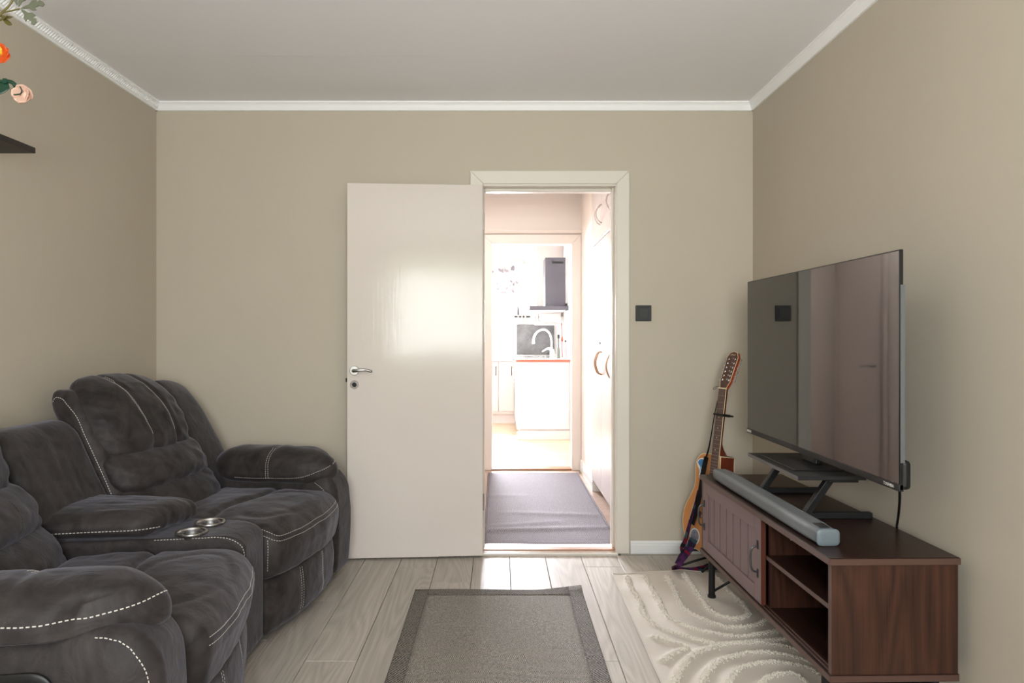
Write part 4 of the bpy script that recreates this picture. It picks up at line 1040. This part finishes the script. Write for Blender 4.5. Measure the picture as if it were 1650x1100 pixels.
# stickers
def sticker(name, pts, m, lab, z=.0004, th=.0008):
    g = G(TG); g.prism([(x, y, z) for x, y in pts], (0, 0, th)); return g.obj(name, m, gt, label=lab)
whs = mat('sticker_white', (222, 222, 222), .4); blus = mat('sticker_blue', (52, 120, 172), .4, var=.3, vscale=60); gry = mat('sticker_grey', (128, 128, 140), .4, var=.5, vscale=50)
def ell(cx, cy, a, b, n=24): return [(cx+a*math.cos(2*math.pi*k/n), cy+b*math.sin(2*math.pi*k/n)) for k in range(n)]
st1 = sticker('sticker', catmull and [(p.x, p.y) for p in catmull([(-.125, .455, 0), (-.13, .43, 0), (-.112, .405, 0), (-.105, .365, 0), (-.085, .352, 0), (-.07, .372, 0), (-.072, .41, 0), (-.06, .43, 0), (-.068, .455, 0), (-.095, .468, 0)], 4, True)], whs, 'blue and white jellyfish-shaped sticker')
g = G(TG); g.prism([(p.x, p.y, .0012) for p in catmull([(-.12, .452, 0), (-.122, .436, 0), (-.095, .418, 0), (-.07, .432, 0), (-.074, .452, 0), (-.096, .462, 0)], 4, True)], (0, 0, .0006)); g.obj('blue_print', blus, st1)
g = G(TG)
for i in range(4): g.tube(catmull([(-.102+i*.009, .42, .0016), (-.105+i*.009, .40, .0016), (-.098+i*.008, .38, .0016), (-.1+i*.007, .362, .0016)], 4), .0016, 4)
g.obj('blue_tentacles', blus, st1)
st2 = sticker('sticker', [(-.145, .135), (-.110, .120), (-.078, .268), (-.108, .283)], whs, 'long white sticker with black script lettering')
g = G(TG)
for i in range(12):
    t = .08+i*.062; cx = -.128+.040*t; cy = .125+.155*t
    g.tube(catmull([(cx-.006, cy-.002, .0016), (cx+.004, cy+.003, .0016), (cx-.002, cy+.006, .0016), (cx+.007, cy+.002, .0016)], 3), .0012, 4)
g.prism(ell_ := [(x, y, .0012) for x, y in ell(-.096, .268, .009, .008, 12)], (0, 0, .0008)); g.obj('script_lettering', blackp, st2)
st3 = sticker('sticker', ell(-.088, .062, .038, .042), whs, 'oval white-edged grey sticker')
g = G(TG); g.prism([(x, y, .0012) for x, y in ell(-.088, .062, .031, .035)], (0, 0, .0006)); g.obj('grey_print', gry, st3)
# strap
def strapmat():
    t = NT('patterned_strap'); b = t.b; tc = t.n('ShaderNodeTexCoord')
    v = t.n('ShaderNodeTexVoronoi'); v.inputs['Scale'].default_value = 42; t.l(tc.outputs['Object'], v.inputs[0])
    sp = t.n('ShaderNodeSeparateColor'); t.l(v.outputs['Color'], sp.inputs[0])
    cr = t.n('ShaderNodeValToRGB'); cr.color_ramp.interpolation = 'CONSTANT'; e = cr.color_ramp.elements
    e[0].position = 0; e[0].color = (*lin((62, 34, 74)), 1); e[1].position = .3; e[1].color = (*lin((150, 28, 56)), 1)
    for p, c in ((.45, (30, 24, 30)), (.62, (70, 100, 112)), (.75, (96, 44, 98)), (.9, (44, 32, 60))):
        q = e.new(p); q.color = (*lin(c), 1)
    t.l(sp.outputs[0], cr.inputs[0]); t.l(cr.outputs[0], b.inputs['Base Color']); b.inputs['Roughness'].default_value = .85
    return t.m
strm = strapmat(); blackfab = mat('black_webbing', (26, 24, 26), .8, bump=.3, bscale=600)
stp = thing('guitar_strap', (GO.x-.05, GO.y, 0), 'black and purple patterned guitar strap hanging over the guitar to the floor', 'strap')
def ribbon(pts, wid, nrm, m, name, thick=.0022):
    P = catmull(pts, 8); N = len(P); b = bmesh.new(); prev = None
    Wd = wid if isinstance(wid, (list, tuple)) else [wid]*len(pts); Nn = [Vector(n) for n in nrm]
    for i, p in enumerate(P):
        t = (P[min(i+1, N-1)]-P[max(i-1, 0)]).normalized(); k = min(len(pts)-1, i/8); k0 = int(k); k1 = min(len(pts)-1, k0+1); a = k-k0
        n = (Nn[k0]*(1-a)+Nn[k1]*a); s = n.cross(t).normalized(); w_ = Wd[k0]*(1-a)+Wd[k1]*a
        cur = (b.verts.new(p-s*w_/2), b.verts.new(p+s*w_/2))
        if prev: b.faces.new((prev[0], prev[1], cur[1], cur[0]))
        prev = cur
    bmesh.ops.solidify(b, geom=b.faces[:], thickness=thick)
    g = G(); g.add(b); return g.obj(name, m, stp, smooth=True, angle=60)
up = (0, 0, 1)
ribbon([TG((-.026, .775, .010)), TG((-.033, .70, .012)), TG((-.040, .60, .012)), TG((-.048, .52, .012)), TG((-.060, .46, .014))], [.016, .018, .020, .03, .04], [Wv*-1+Nv*.6]*5, blackfab, 'strap_end')
ribbon([TG((-.050, .48, .018)), TG((-.060, .40, .018)), TG((-.066, .30, .018)), TG((-.080, .20, .018)), TG((-.098, .12, .018))], [.034, .036, .036, .036, .034], [Nv]*5, blackfab, 'webbing')
ribbon([TG((-.082, .30, .020)), TG((-.092, .22, .022)), TG((-.110, .12, .024)), TG((-.125, .03, .026)), TG((-.135, -.02, .035)), Vector(atp(1108, 897, 3.42))], [.008, .014, .026, .030, .032, .034], [Nv]*5+[Nv+Vector(up)*.5], strm, 'strap_band')
f_ = lambda px, py, z: onfloor(px, py, z)
ribbon([atp(1118, 868, 3.46), atp(1110, 884, 3.42), atp(1100, 897, 3.39), atp(1092, 910, 3.36), f_(1086, 914, .012), f_(1098, 917, .008), f_(1115, 918, .010), f_(1136, 914, .012), f_(1150, 908, .02)], [.04]*3+[.034]*6, [Vector((-.3, -1, .3))]*3+[Vector((0, -1, .6)), Vector((-.6, -.6, .6)), Vector((0, -.5, 1)), Vector((0, -.5, 1)), Vector((0, -.5, 1)), Vector((0, -.5, 1))], strm, 'strap_band')
# guitar stand
gs = thing('guitar_stand', (GO.x+.03, GO.y+.02, 0), 'low black tubular stand holding the guitar', 'stand')
c0 = TG((0, 0, -.05)); 
g = G(); g.tube([TG((-.11, -.016, .035)), TG((-.11, -.014, -.115)), TG((.11, -.014, -.115)), TG((.11, -.012, .035))], .006, 8); cr2 = g.obj('cradle', blackm, gs, smooth=True)
hub = TG((0, -.014, -.125)); hub2 = Vector((hub.x, hub.y, hub.z+.25))
g = G(); g.tube([hub, TG((0, .3, -.118))], .007, 8); g.obj('post', blackm, gs, smooth=True)
for e_ in (Vector((.90, 3.52, .007)), Vector((1.02, 3.44, .012)), Vector((1.30, 3.62, .007))):
    g = G(); g.tube([hub+Vector((0, 0, .02)), hub.lerp(e_, .6)+Vector((0, 0, .01)), e_], .006, 8); g.obj('leg', blackm, gs, smooth=True)

# ================================================================== SHELF AND FLOWERS
shf = thing('wall_shelf', (XL+.11, 1.9, 1.855), 'black floating shelf high on the left wall', 'shelf')
sx1 = atp(57.5, 240, 2.46).x
G().box(XL, sx1, 1.45, 2.46, 1.860, 1.880, .001, 1).obj('shelf_board', mat('black_brown_board', (38, 32, 28), .5), shf)
G().box(XL, XL+.012, 1.5, 2.41, 1.845, 1.860).obj('wall_rail', blackm, shf)
VX, VY, VZ = -1.79, 2.02, 1.880
vs_ = thing('vase', (VX, VY, VZ), 'white ceramic vase on the black wall shelf', 'vase')
G().lathe([(0, 0), (.045, 0), (.06, .06), (.055, .13), (.03, .17), (.034, .19), (.028, .19), (.025, .17), (.05, .12), (.05, .02), (0, .01)], 28, (VX, VY, VZ)).obj('vase_body', kitp, vs_, smooth=True)
grn = mat('dark_green_plastic', (24, 66, 48), .35); olive = mat('olive_plastic', (112, 104, 52), .4); sage = mat('sage_green_plastic', (112, 116, 96), .45)
orange = mat('orange_plastic', (222, 88, 34), .4); pinkp = mat('salmon_pink_plastic', (230, 192, 172), .35); yel = mat('yellow_plastic', (236, 196, 60), .35)
FYd = 2.1
def fp(px, py, dy=0): return atp(px, py, FYd+dy)
mouth = Vector((VX, VY, VZ+.10))
def petal(center, dirv, upv, L, W_, cup=.3, n=6):
    d = Vector(dirv).normalized(); u = Vector(upv).normalized(); s = d.cross(u).normalized()
    def fn(a, b):
        t = a; w_ = (b-.5)*2; ww = W_*math.sin(math.pi*min(1, .12+t*.8))**.6
        return Vector(center)+d*L*t + s*w_*ww + u*(cup*L*(t*t) - .25*W_*(1-w_*w_)*(1-t)*cup)
    return fn
# pink bloom
t = thing('pink_flower', mouth, 'salmon pink rose bloom drooping on a dark green stem above the shelf', 'flower')
g = G(); g.tube(catmull([mouth, mouth.lerp(fp(-60, 135), .6)+Vector((0, 0, .05)), fp(-30, 128), fp(5, 131), fp(18, 132), fp(28, 141), fp(33, 149)], 6), .006, 8); g.obj('stem', grn, t, smooth=True)
g = G(); g.box(fp(8, 128).x-.004, fp(8, 128).x+.007, FYd-.006, FYd+.006, fp(0, 135).z, fp(0, 127).z, .001); g.obj('stem_joint', grn, t)
c = fp(39, 152)
for k, (a, tl) in enumerate(((-.5, .2), (.6, .1), (1.6, .3), (2.7, .2), (3.8, .1), (4.9, .3))):
    g = G(); d = Vector((math.cos(a), -.15+.3*math.sin(a*2), math.sin(a)*.75-.25)); g.sheet(8, 8, petal(c, d, Vector((.25, -.9, -.35)), .029, .019, .55), .002); g.obj('petal', pinkp, t, smooth=True)
b = bmesh.new(); bmesh.ops.create_icosphere(b, subdivisions=2, radius=.015)
for v in b.verts: v.co = v.co*(1+.1*math.sin(v.co.x*300)) + c+Vector((.002, .004, -.003))
g = G(); g.add(b); g.obj('bud', pinkp, t, smooth=True)
for k in range(6):
    a = k*1.05; g = G(); g.sheet(5, 4, petal(fp(33, 148), Vector((math.cos(a)*.7+.1, -.4, math.sin(a)*.7-.1)), Vector((0, -1, 0)), .020, .006, .5), .002); g.obj('sepal', grn, t, smooth=True)
g = G(); g.sheet(8, 6, petal(fp(14, 136), Vector((-.9, -.1, -.4)), Vector((.2, -.9, .3)), .07, .026, .2), .002); g.obj('leaf', grn, t, smooth=True)
# orange bloom
t = thing('orange_flower', mouth, 'orange poppy-like bloom with a yellow centre above the shelf', 'flower')
g = G(); g.tube(catmull([mouth, mouth.lerp(fp(-10, 100), .6)+Vector((0, .02, .02)), fp(-8, 97), fp(3, 92)], 6), .005, 8); g.obj('stem', olive, t, smooth=True)
c = fp(4, 90)
for k, a in enumerate((-.75, .25, 1.3, 2.4, 3.5, 4.5)):
    g = G(); L_ = .034 if k != 0 else .042; g.sheet(8, 6, petal(c, Vector((math.cos(a), -.35, math.sin(a)*.8)), Vector((0, -1, .2)), L_, .019, .15), .002); g.obj('petal', orange, t, smooth=True)
g = G()
for k in range(7):
    a = k*.9; q = c+Vector((.004*math.cos(a), -.014, .006*math.sin(a)+.004)); g.tube([c, q+Vector((.004*math.cos(a), -.004, .012))], .003, 6)
g.obj('stamen', yel, t, smooth=True)
# leaf sprig
t = thing('leaf_sprig', mouth, 'sage green lobed leaf sprig rising from the vase to the ceiling edge', 'plant')
g = G(); g.tube(catmull([mouth, fp(-60, 90), fp(0, 24), fp(14, 10), fp(26, -8)], 6), .0032, 6); g.tube(catmull([fp(4, 20), fp(20, 17), fp(32, 14)], 4), .0022, 6); g.obj('stem', olive, t, smooth=True)
def lobed(base, dirv, L_, name='leaf', m=sage, up_=Vector((0.1, -.9, .3))):
    d = Vector(dirv).normalized(); s = d.cross(up_).normalized()
    pl_ = [(0, .0), (.12, .06), (.35, .10), (.5, .26), (.68, .30), (.62, .14), (.80, .10), (.95, .20), (1.05, .10), (1.0, -.04), (.85, -.16), (.68, -.10), (.70, -.28), (.50, -.26), (.36, -.10), (.12, -.05)]
    g = G(); P = [Vector(base)+d*L_*a+s*L_*b_ for a, b_ in pl_]; g.prism(P, up_.normalized()*.0025); return g.obj(name, m, t)
lobed(fp(30, 12), (.2, 0, .6), .055); lobed(fp(34, 14), (1, 0, .25), .072); lobed(fp(34, 15), (.7, 0, -.65), .062); lobed(fp(28, 10), (-.25, 0, .8), .05)
for (px_, py_, dx_, dz_, L_) in ((2, 26, .9, -.35, .05), (6, 30, .6, -.6, .05), (-4, 34, .8, .1, .04)):
    g = G(); g.sheet(8, 4, petal(fp(px_, py_), Vector((dx_, -.1, dz_)), Vector((0, -.8, .5)), L_, .007, .25), .0015); g.obj('leaf', olive, t, smooth=True, label='olive green narrow leaf')
print('objects', len(bpy.data.objects), 'tris', sum(len(o.data.polygons) for o in bpy.data.objects if o.type == 'MESH'))
